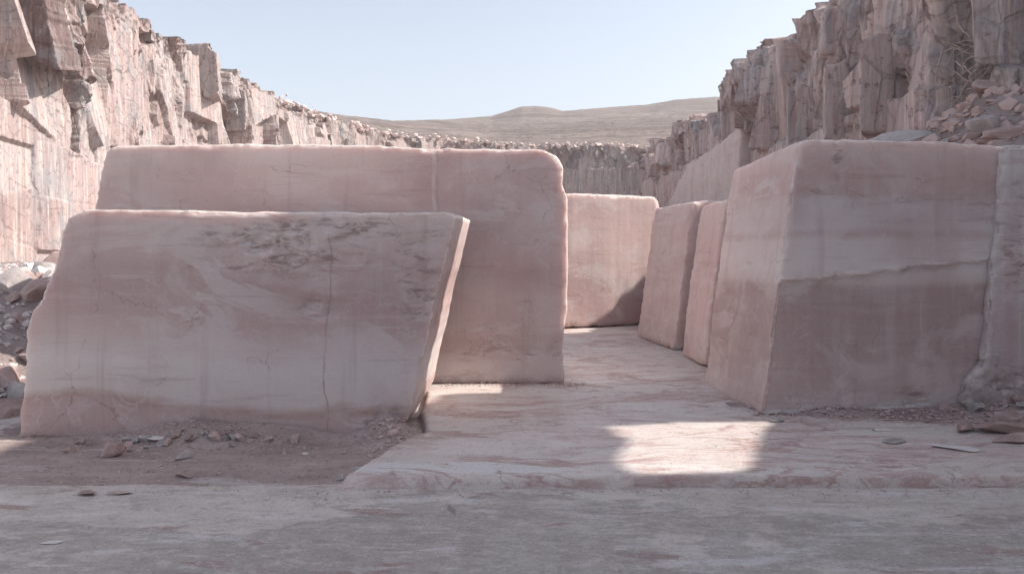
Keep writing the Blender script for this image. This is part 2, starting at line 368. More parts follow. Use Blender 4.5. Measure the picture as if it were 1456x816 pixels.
def floor_mat():
    t = NT('onyx floor'); v = t.obj(); x, y, z = t.xyz(v)
    wv = t.noise(t.scale(v, (.35, .8, 1)), .9, 5, .55)
    yy = t.m('ADD', y, t.m('ADD', t.m('MULTIPLY', x, -.13), t.m('MULTIPLY', t.m('SUBTRACT', wv, .5), 2.9)))
    b1 = t.noise(t.comb(t.m('MULTIPLY', x, .10), t.m('MULTIPLY', yy, 1.5), 0), 1.25, 8, .62, .2)
    col = t.ramp(b1, [(.22, (.42, .29, .265)), (.35, (.54, .405, .375)), (.45, (.60, .515, .48)), (.55, (.60, .55, .515)), (.66, (.69, .635, .59)), (.8, (.52, .37, .335))])
    b2 = t.noise(t.comb(t.m('MULTIPLY', x, .6), t.m('MULTIPLY', yy, 4.2), 2.), 1.3, 8, .68, .3)
    col = t.mix(t.mr(b2, .53, .60, 0, .75), col, (.69, .63, .605))
    col = t.mix(t.mr(b2, .46, .39, 0, .7), col, (.36, .225, .205))
    b3 = t.noise(t.comb(t.m('MULTIPLY', x, 1.5), t.m('MULTIPLY', yy, 10.), 5.), 1.5, 6, .7, .3)
    col = t.mix(t.mr(b3, .44, .38, 0, .45), col, (.34, .215, .19))
    col = t.mix(t.mr(b3, .56, .61, 0, .5), col, (.70, .65, .63))
    cl = t.noise(v, 1.3, 7, .65, .5)
    col = t.mix(t.mr(cl, .55, .72, 0, .4), col, (.56, .54, .545))
    # a pale lens near the front arris
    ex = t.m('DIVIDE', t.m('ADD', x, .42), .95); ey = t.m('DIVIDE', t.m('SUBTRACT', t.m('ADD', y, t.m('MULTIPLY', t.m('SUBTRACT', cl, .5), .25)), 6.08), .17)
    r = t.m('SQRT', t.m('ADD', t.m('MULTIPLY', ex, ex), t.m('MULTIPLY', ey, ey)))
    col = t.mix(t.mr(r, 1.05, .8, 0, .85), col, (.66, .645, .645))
    # rust veins
    vb = t.noise(t.scale(v, (.5, 1.2, 1)), .9, 8, .62, .6)
    lb = t.m('MULTIPLY', t.mr(t.m('ABSOLUTE', t.m('SUBTRACT', vb, .49)), 0, .02, 1, 0), t.mr(t.noise(v, .6, 3), .38, .52))
    col = t.mix(t.m('MULTIPLY', lb, .75), col, (.34, .19, .155))
    fine = t.noise(v, 38, 5, .75); mid = t.noise(t.scale(v, (.7, 1.6, 1)), 5, 9, .7)
    col = t.mix(t.mr(fine, .56, .62, 0, .45), col, (.68, .61, .57))
    col = t.mix(t.mr(fine, .44, .38, 0, .45), col, (.33, .22, .20))
    # trodden dust
    du = t.m('MULTIPLY', t.mr(t.noise(t.scale(v, (.6, 1.3, 1)), 1.5, 10, .74), .53, .58), t.mr(mid, .42, .5))
    col = t.mix(t.m('MULTIPLY', du, .55), col, (.42, .29, .265))
    sp1 = t.noise(v, 80, 2, .6); col = t.mix(t.m('MULTIPLY', t.mr(sp1, .66, .70), t.mr(mid, .45, .58)), col, (.20, .13, .12))
    ckf = t.vor(t.n('VectorMath', {0: t.scale(v, (.6, 1.2, 1)), 1: t.n('VectorMath', {0: t.noise(v, 2.2, 5, .6, 0, True), 1: (.5, .5, .5)}, operation='MULTIPLY').outputs[0]}, operation='ADD').outputs[0], .9, 'DISTANCE_TO_EDGE')
    col = t.mix(t.m('MULTIPLY', t.mr(ckf, 0, .007, 1, 0), t.m('MULTIPLY', t.mr(t.noise(v, .8, 4), .46, .56), .7)), col, (.24, .15, .135))
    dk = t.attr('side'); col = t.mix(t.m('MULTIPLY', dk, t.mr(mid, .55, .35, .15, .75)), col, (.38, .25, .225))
    h = t.m('ADD', t.m('MULTIPLY', mid, .9), t.m('ADD', t.m('MULTIPLY', fine, .35), t.m('MULTIPLY', b2, .6)))
    return t.done(col, t.mr(mid, .3, .7, .34, .62), t.bump(h, .8, .02), .45, .25, (.1, .06, .05), 1.)

def dirt_mat():
    t = NT('pink dirt'); v = t.obj(); x, y, z = t.xyz(v)
    n1 = t.noise(t.scale(v, (.7, 1.5, 1)), 1.6, 9, .68, .3); n2 = t.noise(v, 18, 7, .74); n3 = t.noise(v, 70, 3, .7)
    col = t.ramp(n1, [(.3, (.30, .235, .22)), (.47, (.40, .315, .295)), (.6, (.47, .385, .36)), (.75, (.56, .49, .465))])
    col = t.mix(t.mr(n2, .45, .37, 0, .65), col, (.18, .125, .12))
    col = t.mix(t.mr(n3, .60, .66, 0, .7), col, (.60, .52, .49))
    pale = t.mr(t.noise(t.scale(v, (.4, 2.6, 1)), 2.1, 9, .7, .4), .585, .615)
    col = t.mix(t.m('MULTIPLY', pale, .7), col, (.56, .52, .52))
    h = t.m('ADD', n2, t.m('MULTIPLY', n3, .4))
    return t.done(col, .9, t.bump(h, .9, .03), .15)

def mound_mat():
    t = NT('rubble slope'); v = t.obj()
    n1 = t.noise(v, .9, 8, .68, .3); n2 = t.noise(v, 6, 8, .74); vo = t.vor(v, 3.2, 'F1'); vc = t.vor(v, 3.2, 'F1', 'Color')
    col = t.ramp(n1, [(.3, (.30, .22, .205)), (.5, (.42, .335, .315)), (.7, (.54, .46, .44))])
    col = t.mix(.35, col, t.ramp(t.xyz(vc)[0], [(0, (.28, .21, .20)), (.5, (.45, .38, .365)), (1, (.62, .56, .545))]))
    col = t.mix(t.mr(n2, .46, .3, 0, .7), col, (.2, .14, .13))
    h = t.m('ADD', t.m('MULTIPLY', vo, -.8), n2)
    return t.done(col, .9, t.bump(h, .9, .15), .15)

def hill_mat():
    t = NT('far hill'); v = t.obj(); x, y, z = t.xyz(v)
    n1 = t.noise(v, .02, 8, .65, .3); n2 = t.noise(v, .22, 7, .75)
    zz = t.m('ADD', z, t.m('MULTIPLY', n1, 7.))
    b = t.noise(t.comb(t.m('MULTIPLY', x, .0022), t.m('MULTIPLY', y, .0022), t.m('MULTIPLY', zz, .055)), 1.4, 7, .62)
    col = t.ramp(b, [(.36, (.12, .105, .10)), (.43, (.24, .20, .185)), (.47, (.34, .285, .26)), (.51, (.17, .145, .14)), (.57, (.29, .24, .22)), (.62, (.14, .12, .12)), (.68, (.31, .26, .24))])
    col = t.mix(t.mr(n1, .5, .68, 0, .4), col, (.21, .18, .17))
    n3 = t.noise(v, .075, 8, .7, .4)
    col = t.mix(t.mr(n3, .52, .62, 0, .45), col, (.13, .11, .105))
    col = t.mix(t.mr(n2, .52, .60, 0, .7), col, (.115, .10, .09))
    col = t.mix(t.mr(n2, .45, .34, 0, .4), col, (.38, .305, .27))
    col = t.mix(.22, col, (.20, .145, .12))
    return t.done(col, .95, t.bump(n2, .8, 3.0), .1)

M['ground'], M['floor'], M['dirt'], M['mound'], M['hill'] = ground_mat(), floor_mat(), dirt_mat(), mound_mat(), hill_mat()
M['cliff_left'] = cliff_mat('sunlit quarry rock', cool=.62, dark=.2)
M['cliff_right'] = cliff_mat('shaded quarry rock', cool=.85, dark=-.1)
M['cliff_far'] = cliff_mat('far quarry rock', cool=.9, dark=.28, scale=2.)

# ------------------------------------------------------------------ sky, sun, camera
w = bpy.data.worlds.new('World'); scene.world = w; w.use_nodes = True
nt = w.node_tree; nt.nodes.clear()
out = nt.nodes.new('ShaderNodeOutputWorld'); bg = nt.nodes.new('ShaderNodeBackground'); sky = nt.nodes.new('ShaderNodeTexSky')
hsv = nt.nodes.new('ShaderNodeHueSaturation'); hsv.inputs['Saturation'].default_value = .54
sky.sky_type = 'NISHITA'; sky.sun_disc = False; sky.sun_elevation = SUN_EL; sky.sun_rotation = SUN_AZ
sky.altitude = 300; sky.air_density = 1.0; sky.dust_density = 2.2; sky.ozone_density = 1.6
nt.links.new(sky.outputs[0], hsv.inputs['Color']); nt.links.new(hsv.outputs[0], bg.inputs[0]); nt.links.new(bg.outputs[0], out.inputs[0])
bg.inputs[1].default_value = .15

sd = Vector((math.cos(SUN_EL) * math.sin(SUN_AZ), math.cos(SUN_EL) * math.cos(SUN_AZ), math.sin(SUN_EL)))
sl = bpy.data.lights.new('sun', 'SUN'); sl.energy = 4.5; sl.angle = R(.53); sl.color = (1, .925, .84)
so = bpy.data.objects.new('sun', sl); COL.objects.link(so); so.location = sd * 60
so.rotation_euler = (-sd).to_track_quat('-Z', 'Y').to_euler()

cam = bpy.data.cameras.new('camera'); co = bpy.data.objects.new('camera', cam); COL.objects.link(co)
co.location = (0, 0, EYE); co.rotation_euler = (R(90), 0, 0)
cam.sensor_width = 36; cam.lens = 36 * F / 1456; cam.shift_y = -(408 - HZ) / 1456; cam.clip_end = 5000; cam.clip_start = .1
scene.camera = co

# ------------------------------------------------------------------ ground, floor
def axis(parts):
    out = [parts[0][0]]
    for a, b, s in parts:
        n = max(1, int(round((b - a) / s))); out += list(np.linspace(a, b, n + 1)[1:])
    return np.array(out)

SLAB_EDGE = [(-1.30, 5.84), (-1.26, 5.90), (-1.20, 6.10), (-1.14, 6.35), (-1.03, 6.75), (-.98, 6.95), (-.90, 7.15), (-.80, 7.25), (-.86, 7.6), (-.95, 8.2), (-1.0, 9.2), (-9., 9.3)]
def slab_height(x, y):
    # left arris (x as a function of y), front arris at y about 5.84
    ex = np.interp(y, [p[1] for p in SLAB_EDGE[:-1]], [p[0] for p in SLAB_EDGE[:-1]])
    ex = np.where(y > 9.25, -9., ex)
    ex = ex + .05 * fbm(x * 0 + 3, y * 3.5, 0 * y, 4, 5)
    fy = 5.83 + .018 * np.clip(fbm(x * 1.7, 0 * x, 0 * x + 9, 3, 61) * 3, -1, 1) + .012 * vnoise(x * .7, 0 * x, 0 * x, 9) + .022 * fbm(x * 3.2, 0 * x, 0 * x + 2, 4, 31) + np.where(x < .9, -.01, .02) 
    bev = np.where(x < .92, .085 + .05 * vnoise(x * 1.1, 0 * x, 0 * x, 77) + .08 * sstep(-.3, -1.2, x), .03 + .02 * np.abs(vnoise(x * 2.3, 0 * x, 0 * x, 78)))
    a = (y - fy) / bev + .55 * fbm(x * 7, y * 12, 0 * x, 4, 3)
    b = (x - ex) / .05 + .5 * fbm(x * 9, y * 9, 0 * x, 3, 4)
    t = np.clip(np.minimum(a, b), -.6, 1)
    tt = np.clip(t, 0, 1)
    h = GZ + (0 - GZ) * (1 - (1 - tt) ** 2.2)
    h = np.where(t < 0, GZ + t * .08, h)
    return h, tt

gx = axis([(-1500, -40, 120), (-40, -9, 3), (-9, 9, .09), (9, 40, 3), (40, 1500, 120)])
gy = axis([(-400, -10, 60), (-10, 2.5, 1.2), (2.5, 8, .05), (8, 20, .4), (20, 60, 4), (60, 2500, 140)])
X, Y = np.meshgrid(gx, gy, indexing='ij')
near = sstep(14, 9, np.abs(X)) * sstep(14, 9, np.abs(Y - 4))
Z = GZ + near * (.006 * fbm(X * .9, Y * 1.6, 0 * X, 4, 12)) - .004
ground = link('ground', grid_mesh('ground', X, Y, Z), M['ground']); tag(ground, 'pale grey worn stone ground in the foreground', 'ground', kind='structure')

gx = axis([(-9, -1.6, .25), (-1.6, 5.4, .022), (5.4, 12, .12)])
gy = axis([(5.6, 6.1, .012), (6.1, 7.6, .03), (7.6, 10, .06), (10, 45, .35)])
X, Y = np.meshgrid(gx, gy, indexing='ij')
Z, T = slab_height(X, Y)
Z = Z + np.where(T >= .5, .006 * fbm(X * .8, Y * 2., 0 * X, 4, 40) - .003, 0) * np.clip(T, 0, 1)
ch = fbm(X * 4, Y * 7, 0 * X, 4, 8)
Z = Z + (1 - sstep(.5, 1, T)) * (T > 0) * .02 * ch
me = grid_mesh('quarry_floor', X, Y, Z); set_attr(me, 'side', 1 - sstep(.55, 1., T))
o = link('quarry_floor', me, M['floor']); tag(o, 'pink and white banded onyx floor with a broken front edge', 'floor', kind='structure')

# ------------------------------------------------------------------ rock makers
def rock_mesh(name, seed, dims=(1, 1, 1), planes=9, sub=4, rough=.05):
    r = np.random.default_rng(seed)
    bm = bmesh.new(); bmesh.ops.create_icosphere(bm, subdivisions=sub, radius=1.)
    me = bpy.data.meshes.new(name); bm.to_mesh(me); bm.free()
    c = get_co(me)
    for k in range(planes):
        n = r.normal(size=3); n[2] *= .8; n /= np.linalg.norm(n); d = r.uniform(.38, .78)
        e = c @ n - d; c = c - np.where(e > 0, e, 0)[:, None] * n * .97
    c += (rough * fbm(c[:, 0] * 2.2 + seed, c[:, 1] * 2.2, c[:, 2] * 2.2, 5, seed))[:, None] * c / (np.linalg.norm(c, axis=1)[:, None] + 1e-6)
    c *= np.array(dims) / 2 / np.abs(c).max(0)
    c[:, 2] -= c[:, 2].min() + .12 * dims[2]
    set_co(me, c); smooth(me, 32)
    return me

ROCKS = {}
def rocks_of(mat, flat=False):
    key = (mat, flat)
    if key not in ROCKS:
        ROCKS[key] = []
        for k in range(7):
            sd_ = 100 + k + hash(mat == 'rock_pink') * 20 + (40 if flat else 0)
            me = rock_mesh('rock', sd_, (1, .8, .22) if flat else (1, .82, .68), 8 if flat else 12, 3)
            me.materials.append(M[mat]); ROCKS[key].append(me)
    return ROCKS[key]

def rock(name, label, cat, loc, size, mat, k=0, rz=0, tilt=(0, 0), flat=False, group=None, stretch=(1, 1, 1)):
    o = bpy.data.objects.new(name, rocks_of(mat, flat)[k % 7]); COL.objects.link(o)
    o.location = loc; o.rotation_euler = (tilt[0], tilt[1], rz); o.scale = [size * q for q in stretch]
    return tag(o, label, cat, group)

def settle(pts):
    out = np.array([p[:3] for p in pts], float)
    for fn in {p[3] for p in pts if len(p) > 3}:
        k = np.array([len(p) > 3 and p[3] is fn for p in pts]); out[k, 2] += fn(out[k, 0], out[k, 1])
    return out

def scatter_mesh(name, pts, sizes, mat, seed=0, flat=.6):
    """many tiny angular stones as one mesh"""
    r = np.random.default_rng(seed)
    bm = bmesh.new(); bmesh.ops.create_icosphere(bm, subdivisions=1, radius=.5)
    base = np.array([v.co[:] for v in bm.verts]); tri = np.array([[v.index for v in f.verts] for f in bm.faces]); bm.free()
    n = len(pts); nb = len(base)
    allc = np.empty((n, nb, 3))
    for i in range(n):
        c = base * r.uniform(.55, 1.2, (nb, 1)) * np.array([r.uniform(.7, 1.3), r.uniform(.7, 1.3), r.uniform(.3, 1) * flat + .15])
        a = r.uniform(0, 6.28); ca, sa = math.cos(a), math.sin(a)
        c = np.stack([c[:, 0] * ca - c[:, 1] * sa, c[:, 0] * sa + c[:, 1] * ca, c[:, 2]], -1)
        allc[i] = c * sizes[i] + pts[i]
    f = (tri[None] + (np.arange(n) * nb)[:, None, None]).reshape(-1, 3)
    me = bpy.data.meshes.new(name); me.from_pydata(allc.reshape(-1, 3).tolist(), [], f.tolist()); me.update()
    return link(name, me, mat)

# ------------------------------------------------------------------ stone blocks
def densify(poly, step, jit, seed):
    out = []
    n = len(poly)
    for i in range(n):
        a, b = np.array(poly[i], float), np.array(poly[(i + 1) % n], float)
        L = np.linalg.norm(b - a); k = max(1, int(L / step))
        for q in range(k):
            out.append(a + (b - a) * q / k)
    out = np.array(out)
    j = np.stack([fbm(out[:, 0] * 3.2 + 11 * c, out[:, 1] * 3.2, out[:, 2] * 3.2, 6, seed + c, .68) for c in range(3)], -1)
    j[:, 1] *= .35
    return out + j * jit

def block(name, label, cat, front, back, mat, voxel=.024, jit=.035, seed=0, scars=(), chip=.05, ledges=(), group=None, wav=.008, backscale=(1, 1)):
    """front: outline in world points; back: offset of the far face"""
    fr = densify(front, .05, jit, seed)
    cen = fr.mean(0)
    bk = np.array([cen + (p - cen) * np.array([backscale[0], 1, backscale[1]]) for p in fr]) + np.array(back)
    n = len(fr)
    bm = bmesh.new()
    vf = [bm.verts.new(p) for p in fr]; vb = [bm.verts.new(p) for p in bk]
    bm.faces.new(vf); bm.faces.new(vb[::-1])
    for i in range(n):
        j = (i + 1) % n; bm.faces.new((vf[j], vf[i], vb[i], vb[j]))
    bmesh.ops.triangulate(bm, faces=bm.faces[:]); bmesh.ops.recalc_face_normals(bm, faces=bm.faces[:])
    tm = bpy.data.meshes.new('tmp'); bm.to_mesh(tm); bm.free()
    to = bpy.data.objects.new('tmp', tm); COL.objects.link(to)
    md = to.modifiers.new('r', 'REMESH'); md.mode = 'VOXEL'; md.voxel_size = voxel
    me = bpy.data.meshes.new_from_object(to.evaluated_get(bpy.context.evaluated_depsgraph_get()))
    bpy.data.objects.remove(to); bpy.data.meshes.remove(tm)
    me.name = name
    c = get_co(me); no = get_no(me)
    ed = np.empty(len(me.edges) * 2, np.int32); me.edges.foreach_get('vertices', ed); ed = ed.reshape(-1, 2)
    nb = no.copy(); cnt = np.bincount(ed.ravel(), minlength=len(c)) + 1
    for it in range(2):
        s = np.stack([np.bincount(ed[:, 0], nb[ed[:, 1], q], len(c)) + np.bincount(ed[:, 1], nb[ed[:, 0], q], len(c)) for q in range(3)], -1)
        nb = (nb + s) / cnt[:, None]
    e = np.clip((1 - np.linalg.norm(nb, axis=1)) * 7.5, 0, 1)
    nn = nb / (np.linalg.norm(nb, axis=1)[:, None] + 1e-9)
    x, y, z = c.T
    big = fbm(x * 3.4, y * 3.4, z * 3.4, 5, seed + 50); big = .5 * big + .5 * np.round(big * 6) / 6
    fine = fbm(x * 9, y * 9, z * 9, 4, seed + 60)
    disp = wav * fbm(x * .9, y * .9, z * .9, 3, seed + 55) * 2 + .0025 * fine
    fine2 = fbm(x * 17, y * 17, z * 17, 4, seed + 65, .65)
    disp -= e * chip * (.45 * fine2 + .1)
    disp -= e * chip * (.03 + 2.6 * np.clip(big - .06, 0, 1) + .3 * fine)
    scar = np.zeros(len(c))
    for (pt, rx, rz, dep) in scars:
        d = np.sqrt(((x - pt[0]) / rx) ** 2 + ((z - pt[2]) / rz) ** 2 + ((y - pt[1]) / .6) ** 2 + 1e-9) + .55 * fbm(x * 1.8, y * 1.8, z * 3.2, 4, seed + 70)
        mk = sstep(1.15, .2, d)
        rr = fbm(x * 5, y * 5, z * 9, 5, seed + 80, .68, ridged=True)
        stepn = np.round(fbm(x * 3.4, y * 3, z * 5.5, 5, seed + 85, .6) * 6) / 6
        disp += mk * dep * (-.55 + .45 * rr + .9 * stepn)
        scar = np.maximum(scar, mk)
    for (pa, pb, dep, wdt) in ledges:      # below the line pa-pb the face steps back by dep
        zl = pa[2] + (pb[2] - pa[2]) * (x - pa[0]) / (pb[0] - pa[0]) + .10 * fbm(x * 1.3, 0 * x, 0 * x, 4, seed + 91) + .03 * fine
        fmask = sstep(-.35, -.75, nn[:, 1])
        disp -= dep * fmask * sstep(zl + wdt, zl - wdt, z) * (.75 + .5 * fbm(x * .7, z * .7, 0 * x, 3, seed + 93))
        lip = np.exp(-((z - zl) / .035) ** 2) * fmask * np.clip(fbm(x * 5, z * 9, 0 * x, 4, seed + 95) + .25, 0, 1)
        disp += lip * dep * .9
        scar = np.maximum(scar, .6 * np.exp(-((z - zl) / .05) ** 2) * fmask)
    c = c + nn * disp[:, None]
    base = np.array([c[:, 0].mean(), c[:, 1].mean(), c[:, 2].min()])
    set_co(me, c - base); set_attr(me, 'edge', e); set_attr(me, 'scar', scar); smooth(me, 42)
    o = link(name, me, mat); o.location = base
    tag(o, label, cat, group)
    return o, base

def Q(pts, d):      # photo pixels on a plane at depth d
    return [P(px, py, d) for px, py in pts]

# leaning block, front left
D1 = 7.27
f = Q([(22, 626), (26, 590), (34, 540), (37, 470), (47, 440), (60, 428), (66, 405), (76, 380), (88, 330), (96, 308), (120, 297), (250, 299), (400, 301), (560, 302), (640, 303), (652, 306), (640, 350), (622, 420), (604, 500), (592, 545), (582, 598), (560, 626), (300, 627)], D1)
f1, _ = None, None
ox = -2.35
st = [(0, (.46, .31, .30)), (.10, (.47, .33, .32)), (.15, (.40, .25, .22)), (.19, (.62, .555, .53)), (.34, (.64, .59, .575)), (.46, (.53, .42, .405)), (.56, (.42, .28, .275)), (.72, (.37, .245, .24)), (.84, (.46, .325, .315)), (1, (.60, .50, .475))]
m1 = onyx_mat('leaning onyx', st, 0, 2.08, tilt=.06, warp=.36, seams=[(.82, .014, (.36, .19, .16), 0.1, 1.9, .03, .7), (-.75, .02, (.60, .52, .50), .1, .8, -.02, .4)], vein=.45, brk=.5, seed=1)
b1, base1 = block('stone_block', 'large leaning pink onyx block with a raw scar across its upper face', 'stone block', f, (0.02, 2.05, .02), m1, seed=11, jit=.04,
   scars=[(P(400, 368, D1), .95, .24, .065), (P(470, 325, D1), .9, .16, .05), (P(330, 335, D1), .6, .18, .05), (P(600, 360, D1), .35, .35, .03), (P(455, 440, D1), .3, .13, .09), (P(600, 400, D1), .3, .7, .03), (P(545, 600, D1), .35, .22, .08)], chip=.06)
# tall wide block behind it
D2 = 9.77
f = Q([(96, 546), (112, 440), (124, 350), (134, 292), (143, 245), (150, 216), (162, 208), (210, 206), (450, 204), (590, 209), (604, 211), (700, 212), (772, 213), (793, 222), (802, 238), (800, 262), (808, 285), (808, 400), (806, 440), (802, 475), (800, 500), (803, 546), (500, 546)], D2)
st = [(0, (.55, .49, .485)), (.05, (.54, .46, .45)), (.09, (.38, .275, .27)), (.14, (.40, .285, .28)), (.18, (.56, .45, .435)), (.34, (.50, .36, .35)), (.42, (.43, .31, .30)), (.46, (.53, .38, .365)), (.66, (.54, .38, .36)), (.82, (.47, .325, .315)), (.93, (.53, .40, .38)), (1, (.63, .55, .51))]
m2 = onyx_mat('tall onyx', st, 0, 2.87, tilt=-.06, warp=.22, seams=[(1.38, .035, (.62, .55, .54), 1.5, 2.9, .0, .8), (1.43, .012, (.32, .2, .18), 1.5, 2.9, .0, .6)], vein=.35, brk=.6, seed=2, lft=.5)
b2, base2 = block('stone_block', 'widest pink onyx block, standing behind the leaning block', 'stone block', f, (-.05, 2.2, 0), m2, voxel=.028, seed=22, jit=.035,
   scars=[(P(700, 505, D2), .75, .12, .03), (P(790, 505, D2), .12, .25, .05), (P(665, 535, D2), .2, .08, .05)], chip=.06)
# far block closing the gap
f = [P(775, 464, 16.0), P(778, 276, 16.0), P(812, 275, 16.05), P(870, 275, 16.2), P(938, 277, 16.5), P(942, 300, 16.5), P(930, 380, 16.5), P(926, 466, 16.5), P(860, 466, 16.2)]
f = [np.array([p[0], p[1] + (p[0] - 1.0) * .26, max(p[2], 0)]) for p in f]
st = [(0, (.45, .31, .295)), (.2, (.44, .295, .285)), (.32, (.40, .27, .26)), (.4, (.54, .38, .36)), (.75, (.57, .41, .385)), (.88, (.50, .37, .36)), (1, (.55, .44, .42))]
m3 = onyx_mat('far onyx', st, 0, 2.76, tilt=.05, warp=.25, vein=.3, brk=.8, seed=3)
b3, _ = block('stone_block', 'farthest pink onyx block, closing the end of the passage', 'stone block', f, (.5, 2.2, 0), m3, voxel=.04, seed=33, jit=.05, chip=.06)
# two narrower blocks on the right of the passage
f = [P(955, 499, 12.83), P(966, 420, 12.9), P(974, 360, 12.95), P(978, 320, 13.), P(985, 286, 13.), P(1060, 284, 13.2), P(1060, 499, 13.)]
f = [np.array([p[0], p[1], max(p[2], 0)]) for p in f]
st = [(0, (.55, .44, .43)), (.08, (.43, .30, .29)), (.14, (.53, .39, .375)), (.5, (.50, .365, .355)), (.62, (.43, .31, .30)), (.66, (.52, .385, .37)), (1, (.55, .43, .41))]
m4 = onyx_mat('passage onyx', st, 0, 2.5, tilt=.02, warp=.15, vein=.4, brk=.6, seed=4, lft=.38, stripes=.25)
b4, _ = block('stone_block', 'narrow pink onyx block with two faces showing, right of the passage', 'stone block', f, (-.27, 1.95, -.02), m4, voxel=.034, seed=44, jit=.045, chip=.07)
f = [P(1001, 521, 11.0), P(1006, 460, 11.03), P(1022, 340, 11.1), P(1031, 284, 11.1), P(1120, 275, 11.2), P(1120, 521, 11.)]
f = [np.array([p[0], p[1], max(p[2], 0)]) for p in f]
st = [(0, (.50, .36, .35)), (.3, (.52, .38, .365)), (.6, (.49, .35, .34)), (1, (.54, .42, .40))]
m5 = onyx_mat('slim onyx', st, 0, 2.5, warp=.15, vein=.3, brk=.4, seed=5, lft=.38, stripes=.35)
b5, _ = block('stone_block', 'slim pink onyx slab wedged against the big right block', 'stone block', f, (-.04, 1.25, -.03), m5, voxel=.034, seed=55, jit=.03, chip=.05)
# big block, right
f = [P(1083, 592, 7.95), P(1090, 540, 7.96), P(1098, 470, 7.97), P(1106, 400, 7.98), P(1116, 330, 8.0), P(1127, 255, 8.02), P(1137, 199, 8.04), P(1200, 196, 8.1), P(1262, 200, 8.15), P(1340, 201, 8.2), P(1433, 208, 8.3),
     P(1431, 280, 8.3), P(1429, 370, 8.3), P(1421, 450, 8.3), P(1404, 510, 8.3), P(1385, 550, 8.28), P(1372, 584, 8.26), P(1240, 591, 8.1), P(1160, 594, 8.0)]
f = [np.array([p[0], p[1], max(p[2], 0)]) for p in f]
st = [(0, (.56, .50, .495)), (.05, (.52, .45, .44)), (.13, (.44, .33, .32)), (.3, (.34, .235, .23)), (.49, (.325, .22, .215)), (.515, (.56, .465, .44)), (.56, (.66, .605, .59)), (.66, (.62, .56, .545)), (.685, (.48, .36, .35)), (.71, (.57, .52, .52)), (.81, (.54, .48, .48)), (.835, (.45, .32, .31)), (.93, (.50, .35, .335)), (1, (.60, .48, .455))]
m6 = onyx_mat('big right onyx', st, 0, 2.8, tilt=.0, warp=.13, seams=[(.47, .02, (.60, .50, .48), 0., 1.3, -.02, .4), (-.95, .03, (.60, .5, .48), 2.2, 2.9, -.05, .8)], vein=.35, brk=.45, seed=6, stripes=.12)
b6, base6 = block('stone_block', 'tallest pink onyx block at the right, split by a rough ledge across its face', 'stone block', f, (-.12, 1.97, -.12), m6, voxel=.024, seed=66, jit=.035,
   scars=[(P(1190, 225, 8.1), .09, .3, .05), (P(1330, 570, 8.2), .7, .14, .04), (P(1390, 560, 8.2), .2, .4, .05)],
   ledges=[(P(1108, 402, 7.98), P(1428, 368, 8.3), .05, .02), (P(1120, 268, 8.0), P(1430, 292, 8.3), .012, .02)], chip=.06)
# grey weathered wall stub at the right edge
f = [P(1366, 597, 8.24), P(1364, 560, 8.24), P(1376, 532, 8.24), P(1394, 515, 8.22), P(1402, 470, 8.22), P(1410, 380, 8.22), P(1424, 207, 8.22), P(1470, 204, 8.22), P(1640, 200, 8.24), P(1700, 420, 8.24), P(1700, 597, 8.24)]
st = [(0, (.27, .21, .20)), (.2, (.35, .28, .27)), (.3, (.46, .40, .395)), (.6, (.49, .44, .435)), (.8, (.44, .38, .375)), (1, (.52, .47, .465))]
m7 = onyx_mat('weathered grey stone', st, 0, 2.8, warp=.4, vein=.5, brk=1., seed=7, stripes=.5, sss=.0, edgew=.0, lift=False)
b7, _ = block('rock_wall', 'weathered grey stone wall with a broken foot at the right edge', 'rock wall', f, (.3, 1.6, 0), m7, voxel=.03, seed=77, jit=.07, chip=.1, wav=.02,
   scars=[(P(1425, 560, 8.22), .5, .35, .14), (P(1450, 350, 8.22), .3, .9, .03)])

